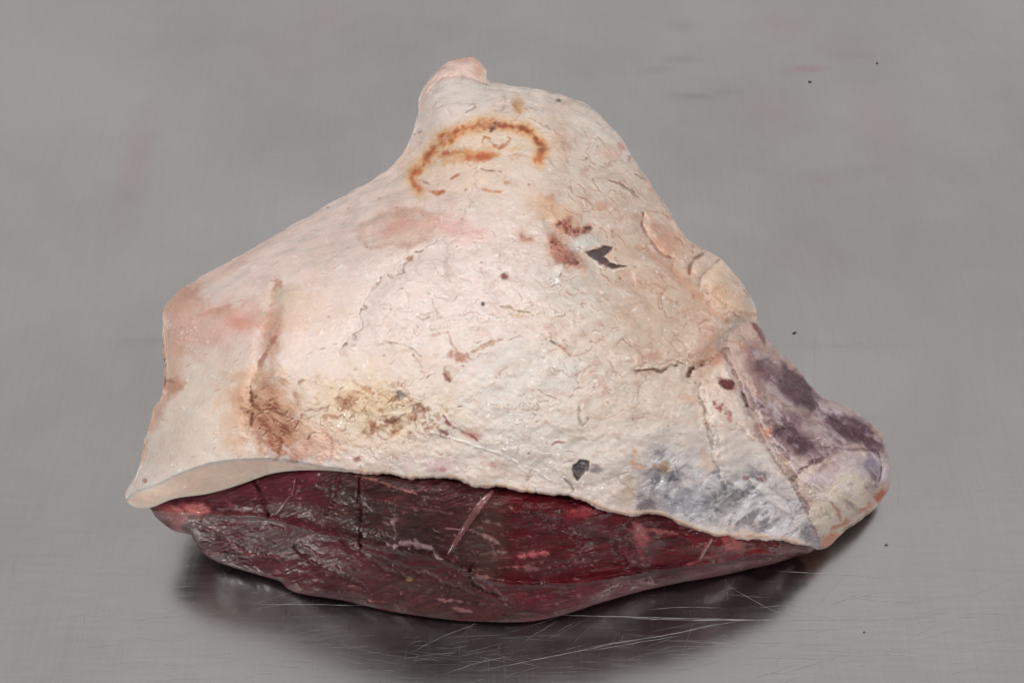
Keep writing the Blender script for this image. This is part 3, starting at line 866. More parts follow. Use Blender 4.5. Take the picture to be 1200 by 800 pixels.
top_ctrl = [(148, 586, .048), (165, 573, .055), (200, 556, .068), (250, 540, .082), (320, 536, .093), (400, 548, .099), (480, 556, .101), (560, 566, .099),
            (650, 580, .092), (750, 600, .078), (860, 625, .056), (950, 636, .033),
            (500, 490, .113), (400, 480, .111), (330, 470, .105), (280, 470, .095), (230, 490, .080), (650, 500, .106), (740, 520, .094), (800, 540, .080),
            (880, 560, .060), (930, 600, .043), (980, 590, .036), (1020, 570, .024),
            (500, 390, .117), (400, 370, .109), (330, 370, .100), (280, 380, .086), (235, 390, .068), (215, 440, .066), (185, 510, .058),
            (600, 380, .115), (700, 400, .104), (780, 430, .086), (835, 430, .070), (870, 440, .066), (920, 480, .054), (980, 530, .042),
            (520, 290, .106), (475, 270, .096), (420, 290, .092), (350, 300, .078), (280, 330, .064), (620, 270, .101), (700, 290, .088), (770, 310, .068),
            (820, 350, .058), (560, 190, .080), (640, 180, .074), (700, 200, .062), (530, 130, .056), (530, 90, .038), (610, 120, .052),
            (190, 385, .044), (250, 318, .040), (350, 259, .038), (468, 185, .040), (492, 115, .034), (540, 70, .026), (571, 92, .032), (655, 110, .034),
            (716, 148, .034), (790, 256, .036), (848, 306, .036), (889, 378, .036), (960, 462, .034), (1031, 505, .024), (1042, 560, .018),
            (1000, 614, .018), (965, 638, .022), (166, 540, .046)]
ZT = tps(top_ctrl, PX, PY, .0006) * 1.32
# folds where masses meet at the right
lipd = np.hypot(PX - FP[:, None, 0], PY - FP[:, None, 1])
ZT += sample(F.H, PX, PY) * (.25 + .75 * sstep(1, 12, lipd))


def smoothpath(pts, x):
    P = catmull(pts, 800)
    return np.interp(x, P[:, 0], P[:, 1])


# fall away at the outline
dB = np.full(PX.shape, 1e9)
BQ = BP[::6]
col_idx = np.arange(NS)
for off in range(-150, 151, 5):
    j = np.clip(col_idx + off, 0, NS - 1)
    dB = np.minimum(dB, np.hypot(PX - BP[j, None, 0], PY - BP[j, None, 1]))
wroll = 26.0
q = np.clip(1 - dB / wroll, 0, 1)
ZT -= 0.008 * (1 - np.sqrt(np.clip(1 - q * q * .97, 0, 1)))
# cut edge below the crease: a steep face of real thickness
cy = smoothpath(crease, PX)
below = np.clip(PY - cy, 0, None) * (1 - sstep(930, 960, PX))
k_m = DIST / FPX / math.cos(PITCH)
ZT -= below * k_m * .72 * (1 - sstep(385, 430, PX))
lipd = np.hypot(PX - FP[:, None, 0], PY - FP[:, None, 1])
ql = np.clip(1 - lipd / 4.5, 0, 1)
ZT -= .0032 * (1 - np.sqrt(np.clip(1 - ql * ql * .95, 0, 1))) * sstep(395, 430, PX)
ZT = np.maximum(ZT, 0.006)
VF = unproject(PX, PY, ZT)

# skirt rows: behind the outline down to the steel
cen = np.array([0.0, 0.03])
Bw = VF[:, -1]
dirv = cen - Bw[:, :2]
dirv /= np.linalg.norm(dirv, axis=1)[:, None]
frontness = sstep(.0, .5, (Bw[:, 0] * .6 - Bw[:, 1] * 1.0) * 6 - .35)[:, None]
leftness = sstep(.0, .05, -Bw[:, 0] - .17) * sstep(.06, -.03, Bw[:, 1])
rows = []
for k in range(1, 19):
    t = k / 18
    z = Bw[:, 2] * (1 - t) + 0.0006 * t
    inw = (0.016 * t * t + 0.014 * t * t * frontness[:, 0] + leftness * .070 * t)
    xy = Bw[:, :2] + dirv * inw[:, None]
    rows.append(np.concatenate([xy, z[:, None]], 1))
VF = np.concatenate([VF, np.stack(rows, 1)], 1)
# rows tucked behind the front lip
Fw = VF[:, 0]
pre = []
for k in range(6, 0, -1):
    t = k / 6
    p = Fw.copy()
    p[:, 1] += 0.012 * t * sstep(0, .06, Lf) * (1 - sstep(.9, 1, Lf))
    p[:, 2] -= 0.0025 * math.sin(math.pi * t * .5) * sstep(0, .05, Lf)
    pre.append(p)
VF = np.concatenate([np.stack(pre, 1), VF], 1)
NV = VF.shape[1]
PXf = np.concatenate([np.repeat(PX[:, :1], 6, 1), PX, np.repeat(PX[:, -1:], 18, 1)], 1)
PYf = np.concatenate([np.repeat(PY[:, :1], 6, 1), PY, np.repeat(PY[:, -1:], 18, 1)], 1)
# cut face colour
cutm = sstep(1.5, 5, np.clip(PYf - smoothpath(crease, PXf), 0, 99)) * (1 - sstep(390, 440, PXf))
COLF = sample(F.C, PXf, PYf)
cutc = lin((248, 217, 197)) * (1 + .06 * sample(MID, PXf, PYf))[..., None] * (1 + .05 * sample(FINE, PXf, PYf))[..., None]
COLF = COLF * (1 - cutm[..., None] * .9) + cutc * cutm[..., None] * .9
WETF = sample(F.W, PXf, PYf)
RBASE = fbm(20, 14, 999, 4)
RGHF = np.clip(0.37 - .20 * WETF + .12 * sample(RBASE, PXf, PYf), .14, .8)


# ------------------------------------------------------------------ mesh building
def grid_object(name, V, colors, rough, mat, parent, facemask=None):
    n, m = V.shape[:2]
    idx = np.arange(n * m).reshape(n, m)
    quads = np.stack([idx[:-1, :-1], idx[1:, :-1], idx[1:, 1:], idx[:-1, 1:]], -1).reshape(-1, 4)
    if facemask is not None:
        quads = quads[facemask.reshape(-1)]
    used = np.zeros(n * m, bool)
    used[quads.ravel()] = True
    remap = np.cumsum(used) - 1
    quads = remap[quads]
    verts = V.reshape(-1, 3)[used].astype(np.float32)
    me = bpy.data.meshes.new(name)
    me.vertices.add(len(verts))
    me.vertices.foreach_set('co', verts.ravel())
    me.loops.add(quads.size)
    me.loops.foreach_set('vertex_index', quads.ravel().astype(np.int32))
    me.polygons.add(len(quads))
    me.polygons.foreach_set('loop_start', np.arange(0, quads.size, 4, dtype=np.int32))
    me.polygons.foreach_set('use_smooth', np.ones(len(quads), bool))
    me.update(calc_edges=True)
    ca = me.color_attributes.new('paint', 'FLOAT_COLOR', 'POINT')
    c4 = np.ones((len(verts), 4), np.float32)
    c4[:, :3] = colors.reshape(-1, 3)[used]
    ca.data.foreach_set('color', c4.ravel())
    ra = me.attributes.new('gloss', 'FLOAT', 'POINT')
    ra.data.foreach_set('value', rough.reshape(-1)[used].astype(np.float32))
    me.materials.append(mat)
    o = bpy.data.objects.new(name, me)
    COL.objects.link(o)
    if parent:
        o.parent = parent
        o.matrix_parent_inverse.identity()
    return o


def flesh_material(name, sss, sss_rad, bump_scale, bump_dist, coat, grain, stretch=(1, 1, 1), coat_rough=.12, coat_bump=.00055, scale=.005, spec=.5):
    m = bpy.data.materials.new(name)
    m.use_nodes = True
    nt = m.node_tree
    N = nt.nodes
    L = nt.links
    bs_ = N['Principled BSDF']
    at = N.new('ShaderNodeAttribute')
    at.attribute_name = 'paint'
    gl = N.new('ShaderNodeAttribute')
    gl.attribute_name = 'gloss'
    tc = N.new('ShaderNodeTexCoord')
    mp = N.new('ShaderNodeMapping')
    mp.inputs['Scale'].default_value = stretch
    L.new(tc.outputs['Object'], mp.inputs['Vector'])
    n1 = N.new('ShaderNodeTexNoise')
    n1.inputs['Scale'].default_value = grain
    n1.inputs['Detail'].default_value = 5
    L.new(mp.outputs[0], n1.inputs['Vector'])
    mr = N.new('ShaderNodeMapRange')
    mr.inputs['From Min'].default_value = .3
    mr.inputs['From Max'].default_value = .7
    mr.inputs['To Min'].default_value = .955
    mr.inputs['To Max'].default_value = 1.035
    L.new(n1.outputs['Fac'], mr.inputs['Value'])
    mx = N.new('ShaderNodeVectorMath')
    mx.operation = 'SCALE'
    L.new(at.outputs['Color'], mx.inputs[0])
    L.new(mr.outputs[0], mx.inputs['Scale'])
    L.new(mx.outputs[0], bs_.inputs['Base Color'])
    L.new(gl.outputs['Fac'], bs_.inputs['Roughness'])
    n2 = N.new('ShaderNodeTexNoise')
    n2.inputs['Scale'].default_value = bump_scale
    n2.inputs['Detail'].default_value = 4
    n2.inputs['Roughness'].default_value = .6
    L.new(mp.outputs[0], n2.inputs['Vector'])
    bp = N.new('ShaderNodeBump')
    bp.inputs['Strength'].default_value = 1
    bp.inputs['Distance'].default_value = bump_dist
    L.new(n2.outputs['Fac'], bp.inputs['Height'])
    L.new(bp.outputs[0], bs_.inputs['Normal'])
    bc = N.new('ShaderNodeBump')
    bc.inputs['Strength'].default_value = 1
    bc.inputs['Distance'].default_value = coat_bump
    n4 = N.new('ShaderNodeTexNoise')
    n4.inputs['Scale'].default_value = 330
    n4.inputs['Detail'].default_value = 1.5
    n4.inputs['Roughness'].default_value = .4
    L.new(tc.outputs['Object'], n4.inputs['Vector'])
    L.new(n4.outputs['Fac'], bc.inputs['Height'])
    L.new(bc.outputs[0], bs_.inputs['Coat Normal'])
    bs_.inputs['Specular IOR Level'].default_value = spec
    # wetness comes in patches
    n3 = N.new('ShaderNodeTexNoise')
    n3.inputs['Scale'].default_value = 60
    n3.inputs['Detail'].default_value = 4
    L.new(tc.outputs['Object'], n3.inputs['Vector'])
    cr = N.new('ShaderNodeMapRange')
    cr.inputs['From Min'].default_value = .42
    cr.inputs['From Max'].default_value = .62
    cr.inputs['To Min'].default_value = coat * .3
    cr.inputs['To Max'].default_value = coat
    L.new(n3.outputs['Fac'], cr.inputs['Value'])
    L.new(cr.outputs[0], bs_.inputs['Coat Weight'])
    bs_.inputs['Coat Roughness'].default_value = coat_rough
    bs_.inputs['Coat IOR'].default_value = 1.4
    bs_.inputs['Subsurface Weight'].default_value = sss
    bs_.inputs['Subsurface Radius'].default_value = sss_rad
    bs_.inputs['Subsurface Scale'].default_value = scale
    bs_.inputs['IOR'].default_value = 1.4
    return m


M_FAT = flesh_material('wet_fat', .8, (1.0, .6, .45), 620, .0002, 1.0, 500, (1, 1, 1), .05)
M_MEMB = flesh_material('membrane', .5, (1.0, .5, .45), 560, .0002, 1.0, 400, (1, 1, 1), .07)
M_LEAN = flesh_material('lean_meat', .15, (1.0, .3, .25), 480, .0003, .8, 420, (1, 2.2, 2.2), .06, .00038, .002, .25)

joint = bpy.data.objects.new('meat_joint', None)
COL.objects.link(joint)
joint.empty_display_size = .05
joint['label'] = 'large raw beef joint, cream fat cap above dark red lean, lying on the steel'
joint['category'] = 'meat'

# which faces belong to which part
fx = (PXf[:-1, :-1] + PXf[1:, 1:]) / 2
fy = (PYf[:-1, :-1] + PYf[1:, 1:]) / 2


def inpoly(P, x, y):
    ins = np.zeros(x.shape, bool)
    n = len(P)
    for i in range(n):
        (ax, ay), (bx, by) = P[i], P[(i + 1) % n]
        ins ^= ((ay > y) != (by > y)) & (x < (bx - ax) * (y - ay) / (by - ay + 1e-12) + ax)
    return ins


flap_m = inpoly(FLAP, fx, fy)
knob_m = inpoly([(470, 150), (492, 120), (504, 107), (518, 93), (540, 91), (560, 95), (572, 101), (590, 90), (570, 50), (480, 50)], fx, fy) & ~flap_m
cyf = smoothpath(crease, fx)
cut_m = (fy > cyf) & (fx < 402) & ~flap_m
cap_m = ~(flap_m | knob_m | cut_m)
cap = grid_object('fat_cap', VF, COLF, RGHF, M_FAT, joint, cap_m)
flap = grid_object('membrane_flap', VF, COLF, RGHF - .08, M_MEMB, joint, flap_m)
flap['label'] = 'right end covered in pale membrane over purple-brown muscle'
knob = grid_object('fat_knob', VF, COLF, RGHF - .06, M_FAT, joint, knob_m)
knob['label'] = 'pinkish knob of fat at the far tip'
cutf = grid_object('fat_cut_edge', VF, COLF, RGHF, M_FAT, joint, cut_m)
cutf['label'] = 'smooth knife-cut edge of thick cream fat above the lean'

# ================================================================== LEAN chart
M = Chart((80, 27, 34))


def mtint(col, a, m):
    k = np.clip(m * a, 0, 1)[..., None]
    M.C[:] = M.C * (1 - k) + lin(col) * k


ridge_pts = [(170, 598), (215, 600), (260, 604), (300, 604), (330, 612), (360, 620), (400, 630), (440, 640), (480, 647), (520, 656), (560, 674), (590, 684),
             (640, 684), (700, 680), (750, 672), (800, 664), (850, 658), (880, 650), (920, 648), (960, 644)]
RY = smoothpath(ridge_pts, gx)[None, :]
lowm = sstep(-1.5, 2.5, GY + 1.5 * WARP1 - RY)
# zones
M.poly([(170, 560), (330, 540), (420, 545), (400, 640), (300, 620), (220, 640)], (92, 42, 48), .8, 12, 6)
M.poly([(385, 545), (440, 548), (540, 560), (580, 570), (545, 665), (500, 665), (420, 640), (395, 620)], (68, 50, 44), .9, 12, 8)
M.poly([(500, 560), (600, 566), (560, 620), (520, 650), (505, 600)], (84, 42, 42), .7, 12, 8)
M.poly([(545, 600), (600, 585), (612, 640), (590, 680), (560, 680), (540, 650)], (86, 66, 56), .8, 10, 8)
M.poly([(590, 575), (700, 590), (760, 608), (860, 632), (850, 660), (700, 684), (590, 690)], (94, 17, 27), .85, 10, 6)
M.poly([(640, 580), (700, 590), (720, 640), (650, 650)], (90, 30, 34), .5, 16, 8)
M.poly([(780, 615), (880, 632), (955, 642), (900, 655), (830, 662), (780, 650)], (122, 34, 38), .7, 10, 5)
low_c = lin((92, 40, 48))
k = (lowm * .8)[..., None]
M.C[:] = M.C * (1 - k) + low_c * k
M.poly([(420, 655), (520, 670), (590, 690), (620, 735), (470, 725), (400, 700), (380, 670)], (84, 66, 58), .7, 14, 8)
M.poly([(345, 620), (430, 645), (470, 690), (430, 690), (370, 650)], (104, 52, 60), .7, 10, 8)
M.poly([(590, 690), (700, 684), (740, 690), (680, 705), (600, 705)], (104, 34, 42), .75, 8, 6)
M.poly([(650, 700), (760, 680), (870, 655), (890, 662), (780, 690), (680, 720), (600, 735)], (122, 78, 82), .7, 8, 6)
M.poly([(230, 600), (320, 612), (350, 640), (330, 670), (250, 660)], (96, 62, 68), .6, 12, 8)
mtint((52, 22, 26), .5, sstep(.1, .8, fbm(40, 16, 1201, 4)))
mtint((126, 62, 66), .25, sstep(.2, .9, fbm(34, 12, 1210, 4)))
# muscle fibres
fib = rotated(fbm(70, 3.2, 1301, 3), R(-12))
fib2 = rotated(fbm(40, 2.2, 1302, 3), R(-22))
fw = sstep(520, 620, GX)
fibm = fib * fw + fib2 * (1 - fw)
fib3 = fbm(26, 6, 1303, 3)
M.H += .00036 * fibm + .0006 * fib3 + .0030 * fbm(80, 30, 1305, 3) + .00012 * fbm(5, 4, 1307, 2)
mtint((40, 22, 22), .35, sstep(.2, .8, fibm))
mtint((132, 88, 84), .22, sstep(.25, .9, -fibm))
# ridge: raised glossy line, lower part falls back
ri = np.exp(-((GY + 1.2 * WARP1 - RY) / 3.0) ** 2)
ri2 = np.exp(-((GY + 1.2 * WARP1 + 1.5 * WF1 - RY) / 1.7) ** 2) * sstep(300, 345, GX) * sstep(940, 880, GX)
M.H += .0022 * ri + .0016 * ri2 * (.5 + .5 * BRK)
M.W = np.clip(ri * .8 * sstep(300, 340, GX) + .35 * sstep(0, .6, MID), 0, 1).astype(np.float32)
# pale ends and marbling
M.poly([(176, 592), (215, 588), (232, 596), (222, 612), (206, 616), (186, 606)], (150, 86, 84), .85, 3, 3)
M.poly([(216, 594), (240, 588), (246, 598), (234, 606), (220, 604)], (196, 130, 122), .85, 2.5, 2, h=.0014)
M.poly([(190, 600), (212, 596), (216, 612), (204, 618)], (176, 116, 110), .7, 3, 3)
M.stroke([(200, 592), (212, 598), (218, 608)], 2, (200, 140, 130), .7)
M.stroke([(205, 585), (215, 586), (228, 584)], 3, (80, 26, 34), .7)
M.poly([(740, 612), (758, 618), (764, 632), (752, 642), (742, 630)], (178, 104, 104), .85, 2.5, 3, h=.001)
M.stroke([(738, 612), (752, 618), (772, 622), (795, 625)], 2.2, (186, 118, 116), .8, h=.0006)
M.stroke([(745, 632), (748, 645), (762, 656)], 2.5, (166, 70, 72), .6)
M.poly([(842, 628), (852, 624), (872, 636), (870, 646), (850, 644)], (186, 104, 96), .9, 2, 2, h=.0012)
M.stroke([(832, 632), (826, 645), (818, 658)], 1.4, (182, 116, 112), .7, h=.0005)
M.stroke([(806, 660), (840, 650), (868, 644), (900, 641)], 1.6, (176, 110, 106), .6)
M.poly([(660, 600), (690, 598), (706, 602), (690, 610), (664, 612)], (140, 50, 56), .7, 6, 4)
M.stroke([(668, 602), (684, 596), (700, 600)], 2.6, (172, 84, 86), .6, breakup=.5)
M.stroke([(606, 652), (622, 650), (638, 648), (642, 650)], 3.2, (190, 108, 108), .9, h=.0008, breakup=.5)
M.stroke([(604, 664), (618, 665), (630, 668)], 1.8, (166, 96, 98), .8)
M.stroke([(560, 650), (575, 647), (595, 646)], 2.6, (196, 172, 158), .75, h=.0006, breakup=.7)
M.stroke([(552, 622), (565, 626), (578, 632), (586, 638)], 2.4, (188, 160, 148), .75, h=.0006, breakup=.8)
M.stroke([(566, 610), (580, 612), (588, 616)], 2.2, (178, 150, 132), .65, breakup=.8)
M.stroke([(558, 672), (572, 676), (590, 680)], 2.2, (180, 146, 134), .65, breakup=.9)
M.stroke([(595, 592), (606, 598), (622, 602)], 2.0, (176, 132, 124), .6, breakup=.8)
M.stroke([(462, 632), (463, 624), (460, 612), (466, 608)], 3.0, (182, 164, 162), .8, h=.0006, breakup=.6)
M.stroke([(452, 634), (468, 638), (484, 636), (500, 643), (512, 652), (520, 656)], 3.6, (190, 174, 176), .85, h=.0008, breakup=.55, rough=2)
M.stroke([(448, 613), (456, 615)], 2, (170, 150, 146), .7)
M.stroke([(492, 668), (505, 672), (512, 676)], 2.4, (168, 152, 142), .6, breakup=.8)
M.blob(480, 678, 5, 3, 0, (166, 150, 106), .7)
M.stroke([(510, 700), (525, 703), (542, 704)], 1.8, (176, 140, 132), .75)
M.stroke([(530, 712), (540, 714), (555, 716)], 1.6, (176, 140, 134), .75)
M.stroke([(430, 702), (442, 704), (455, 706)], 1.5, (190, 106, 112), .6)
M.stroke([(270, 640), (290, 648), (320, 652), (328, 654)], 2.4, (156, 84, 84), .7, breakup=.7)
M.stroke([(264, 632), (274, 636)], 1.8, (170, 134, 132), .6)
M.stroke([(300, 568), (304, 574), (312, 590), (314, 604)], 1.4, (34, 12, 16), .8, h=-.0012)
M.stroke([(262, 586), (272, 594), (280, 596)], 3, (150, 84, 86), .6, breakup=.8)
M.stroke([(400, 560), (396, 580), (384, 598)], 1.6, (56, 34, 34), .6, h=-.0009)
M.stroke([(420, 560), (421, 600), (423, 640)], 1.4, (56, 40, 36), .8, h=-.0011, taper=False)
M.stroke([(418, 560), (418, 590)], 1.2, (120, 84, 76), .6, h=.0006)
M.stroke([(415, 558), (440, 562), (475, 574), (490, 580)], 1.3, (170, 124, 112), .7, h=.0004)
M.stroke([(420, 580), (445, 586), (480, 594), (520, 600), (540, 606)], 1.1, (140, 106, 98), .55, h=.0004)
M.stroke([(560, 655), (548, 672), (565, 690), (590, 700), (598, 708)], 1.4, (48, 36, 34), .7, h=-.0011)
M.stroke([(565, 676), (580, 688), (592, 704)], 1.2, (160, 120, 116), .5, h=.0006)
M.stroke([(536, 636), (535, 645), (540, 660), (548, 670)], 2.2, (60, 44, 40), .8, h=.0018, wet=.9)
M.stroke([(640, 575), (665, 584), (690, 590), (700, 600)], 2.2, (50, 14, 20), .7, h=-.0006)
M.stroke([(880, 636), (900, 640), (918, 642), (938, 646)], 3.2, (90, 22, 28), .8, h=.0008, wet=.9)
M.stroke([(325, 600), (332, 592), (340, 582)], 1.2, (196, 110, 104), .7, h=.0008)
for (cx_, cy_, sx_, sy_, n_) in [(388, 594, 12, 4, 16), (440, 626, 8, 4, 12), (655, 612, 14, 9, 34), (700, 594, 16, 4, 14), (276, 594, 12, 5, 12),
                                 (540, 660, 5, 10, 12), (890, 640, 24, 3, 14), (335, 662, 14, 4, 8), (575, 625, 24, 14, 26), (790, 640, 40, 12, 22), (350, 575, 30, 10, 14),
                                 (480, 585, 50, 8, 14), (500, 690, 60, 14, 18), (700, 640, 60, 22, 26), (320, 625, 40, 10, 14)]:
    rg = random.Random(int(cx_))  # glint clusters: wet bumps, with some of the brightness painted as paler colour
    for _ in range(n_):
        x, y = rg.gauss(cx_, sx_), rg.gauss(cy_, sy_)
        M.stroke([(x - rg.uniform(1, 3), y), (x, y + .3), (x + rg.uniform(1, 3), y + .8)], rg.uniform(.7, 1.3), (150, 96, 96), .25, h=rg.uniform(.0006, .0014), wet=.9)
# seams between muscle bundles, with glossy lips
for p_, w_, h_ in [([(300, 562), (308, 585), (316, 606)], 3, -.0018), ([(400, 556), (394, 580), (382, 602)], 4, -.0016), ([(422, 556), (423, 600), (424, 640)], 3, -.0018),
                   ([(556, 650), (552, 672), (570, 692), (598, 708)], 4, -.0020), ([(400, 632), (440, 660), (480, 680)], 5, -.0014), ([(345, 640), (380, 665), (430, 690)], 5, -.0016),
                   ([(420, 645), (470, 662), (540, 690), (590, 712)], 4, -.0012), ([(740, 610), (720, 635), (735, 660)], 5, -.0014), ([(255, 630), (300, 645), (330, 660)], 4, -.0014),
                   ([(620, 600), (680, 622), (740, 640)], 6, -.0012)]:
    M.stroke(p_, w_, (50, 16, 22), .35, h=h_, soft=.9, rough=1.5)
    M.stroke([(a_ + 1, b_ - w_ * .9) for a_, b_ in p_], w_ * .5, (130, 66, 70), .3, h=.0010, soft=.8, rough=1.5, wet=.5)
M.C[:] = M.C * np.array([1.16, .90, .98], np.float32) * (1 + .16 * GRN[..., None] + .18 * fbm(9, 5, 1401, 3)[..., None])
mr_ = random.Random(11)
for i in range(330):
    x = mr_.uniform(240, 930)
    y0, y1 = np.interp(x, [240, 400, 600, 930], [585, 556, 580, 640]), np.interp(x, [240, 440, 600, 800, 930], [648, 705, 726, 680, 650])
    y = mr_.uniform(y0, y1)
    L = mr_.uniform(3, 13)
    a0 = mr_.gauss(14 if x < 560 else 8, 9)
    if x > 700:
        a0 -= 22
    c, s = math.cos(R(a0)), math.sin(R(a0))
    M.stroke([(x, y), (x + c * L / 2, y + s * L / 2 + .5), (x + c * L, y + s * L)], mr_.uniform(.5, 1.3),
             mr_.choice([(176, 138, 132), (160, 96, 98), (140, 110, 100), (46, 20, 22), (150, 70, 76)]), mr_.uniform(.2, .7), h=.0003, rough=1, breakup=.5)
for i in range(160):
    x = mr_.uniform(200, 900)
    y = mr_.uniform(560, 720)
    M.blob(x, y, mr_.uniform(.8, 2.2), mr_.uniform(.6, 1.4), 10, (176, 120, 122), .5, h=.0003, rough=.6)

under = [(176, 596), (182, 603), (195, 613), (210, 617), (220, 620), (228, 634), (238, 648), (255, 658), (275, 665), (305, 674), (328, 681), (338, 690),
         (355, 696), (400, 703), (430, 710), (470, 718), (520, 725), (560, 728), (600, 729), (635, 726), (665, 719), (700, 707), (750, 693), (800, 682),
         (850, 673), (900, 661), (935, 651), (958, 642)]
MS, MT = 1000, 230
UE = catmull(under, MS)
tx = UE[:, 0].copy()
Ff = catmull(front, 1500)
tx = 176 + (tx - 176) * (956 - 176) / (958 - 176)
ftop = np.interp(tx, Ff[4:, 0], Ff[4:, 1])
up = 13 * np.minimum(1, np.minimum((tx - 170) / 40, (975 - tx) / 60))
TPx, TPy = tx, ftop - up
TT = np.linspace(0, 1, MT)
QX = TPx[:, None] * (1 - TT) + UE[:, None, 0] * TT
QY = TPy[:, None] * (1 - TT) + UE[:, None, 1] * TT


def fat_edge_z(x):
    """height of the fat's lower lip over x"""
    return np.interp(x, FP[:, 0], ZT[:, 0])


lean_ctrl = []
for x in (185, 215, 250, 290, 330, 370, 400, 440, 480, 520, 560, 600, 650, 700, 750, 800, 860, 910, 950):
    y = float(np.interp(x, Ff[4:, 0], Ff[4:, 1]))
    z = float(fat_edge_z(x))
    lean_ctrl.append((x, y, z - .0045))
    lean_ctrl.append((x, y - 13, z - .010))
lean_ctrl += [(182, 603, .053), (210, 617, .045), (228, 634, .032), (240, 650, .019), (275, 665, .012), (328, 681, .010), (355, 696, .009), (440, 711, .008),
              (520, 725, .008), (600, 729, .008), (665, 719, .008), (750, 693, .008), (850, 673, .008), (935, 651, .012), (956, 643, .020),
              (240, 610, .058), (270, 630, .041), (330, 614, .070), (330, 655, .030), (400, 630, .074), (450, 642, .073), (520, 657, .066), (590, 686, .045), (700, 681, .035),
              (800, 665, .029), (870, 655, .026), (400, 590, .103), (450, 600, .105), (520, 610, .103), (600, 625, .092), (700, 635, .072), (780, 640, .054),
              (400, 680, .027), (480, 695, .026), (560, 708, .022), (640, 708, .020)]
ZM = tps(lean_ctrl, QX, QY, .0004) + sample(M.H, QX, QY) * np.clip((TT * 1.0)[None, :] * 12, 0, 1)
# round under at the lower outline
dU = np.full(QX.shape, 1e9)
for off in range(-40, 41, 4):
    j = np.clip(np.arange(MS) + off, 0, MS - 1)
    dU = np.minimum(dU, np.hypot(QX - UE[j, None, 0], QY - UE[j, None, 1]))
q = np.clip(1 - dU / 16, 0, 1)
ZM = ZM - .006 * (1 - np.sqrt(np.clip(1 - q * q, 0, 1)))
ZM = np.maximum(ZM, .0025)
VM = unproject(QX, QY, ZM)
Uw = VM[:, -1]
rows = []
dirv = np.array([0.0, 0.04]) - Uw[:, :2]
dirv /= np.linalg.norm(dirv, axis=1)[:, None]
for kk in range(1, 15):
    t = kk / 14
    z = Uw[:, 2] * (1 - math.sin(t * math.pi / 2)) + .0007 * math.sin(t * math.pi / 2)
    inw = (.030 + Uw[:, 2] * .6) * (1 - math.cos(t * math.pi / 2))
    rows.append(np.concatenate([Uw[:, :2] + dirv * inw[:, None], z[:, None]], 1))
VM = np.concatenate([VM, np.stack(rows, 1)], 1)
QXf = np.concatenate([QX, np.repeat(QX[:, -1:], 14, 1)], 1)
QYf = np.concatenate([QY, np.repeat(QY[:, -1:], 14, 1)], 1)
COLM = sample(M.C, QXf, QYf)
RGHM = np.clip(.42 - .16 * sample(M.W, QXf, QYf) + .10 * sample(RBASE, QXf, QYf), .16, .7)
mfx = (QXf[:-1, :-1] + QXf[1:, 1:]) / 2
mfy = (QYf[:-1, :-1] + QYf[1:, 1:]) / 2
lowf = (mfy > smoothpath(ridge_pts, mfx) + 1.5) & (mfx > 250)
lean = grid_object('lean_meat', VM, COLM, RGHM, M_LEAN, joint, ~lowf)
lean['label'] = 'dark maroon lean meat of the cut front face'
skin = grid_object('silverskin', VM, COLM, RGHM, M_LEAN, joint, lowf)
skin['label'] = 'duller purple-brown strip of lean along the bottom edge'


# the flat underside resting on the steel
def under_sheet():
    ring_ = [tuple(p) for p in VF[::12, -1]][::-1] + [tuple(p) for p in VM[::12, -1]]
    me = bpy.data.meshes.new('underside')
    vs = [(p[0], p[1], .0008) for p in ring_] + [(0.0, .05, .0008)]
    c = len(vs) - 1
    n = len(ring_)
    me.from_pydata(vs, [], [(i, (i + 1) % n, c) for i in range(n)])
    me.materials.append(plain('underside_meat', (.12, .03, .03), .4))
    o = bpy.data.objects.new('underside', me)
    COL.objects.link(o)
    o.parent = joint


def plain(name, col, rough, coat=0.0, sss=0.0):
    m = bpy.data.materials.new(name)
    m.use_nodes = True
    b = m.node_tree.nodes['Principled BSDF']
    b.inputs['Roughness'].default_value = rough
    b.inputs['Coat Weight'].default_value = coat
    b.inputs['Subsurface Weight'].default_value = sss
    b.inputs['Subsurface Scale'].default_value = .003
    n = m.node_tree.nodes.new('ShaderNodeTexNoise')
    n.inputs['Scale'].default_value = 350
    mr = m.node_tree.nodes.new('ShaderNodeMix')
    mr.data_type = 'RGBA'
    mr.inputs['A'].default_value = (*[c * .75 for c in col], 1)
    mr.inputs['B'].default_value = (*[min(1, c * 1.2) for c in col], 1)
    m.node_tree.links.new(n.outputs['Fac'], mr.inputs['Factor'])
    m.node_tree.links.new(mr.outputs['Result'], b.inputs['Base Color'])
    return m


under_sheet()


# ------------------------------------------------------------------ sinew strands lying on the lean face
def zlean(px, py):
    t = (QX - px) ** 2 + (QY - py) ** 2
    i = np.unravel_index(np.argmin(t), t.shape)
    return float(ZM[i])


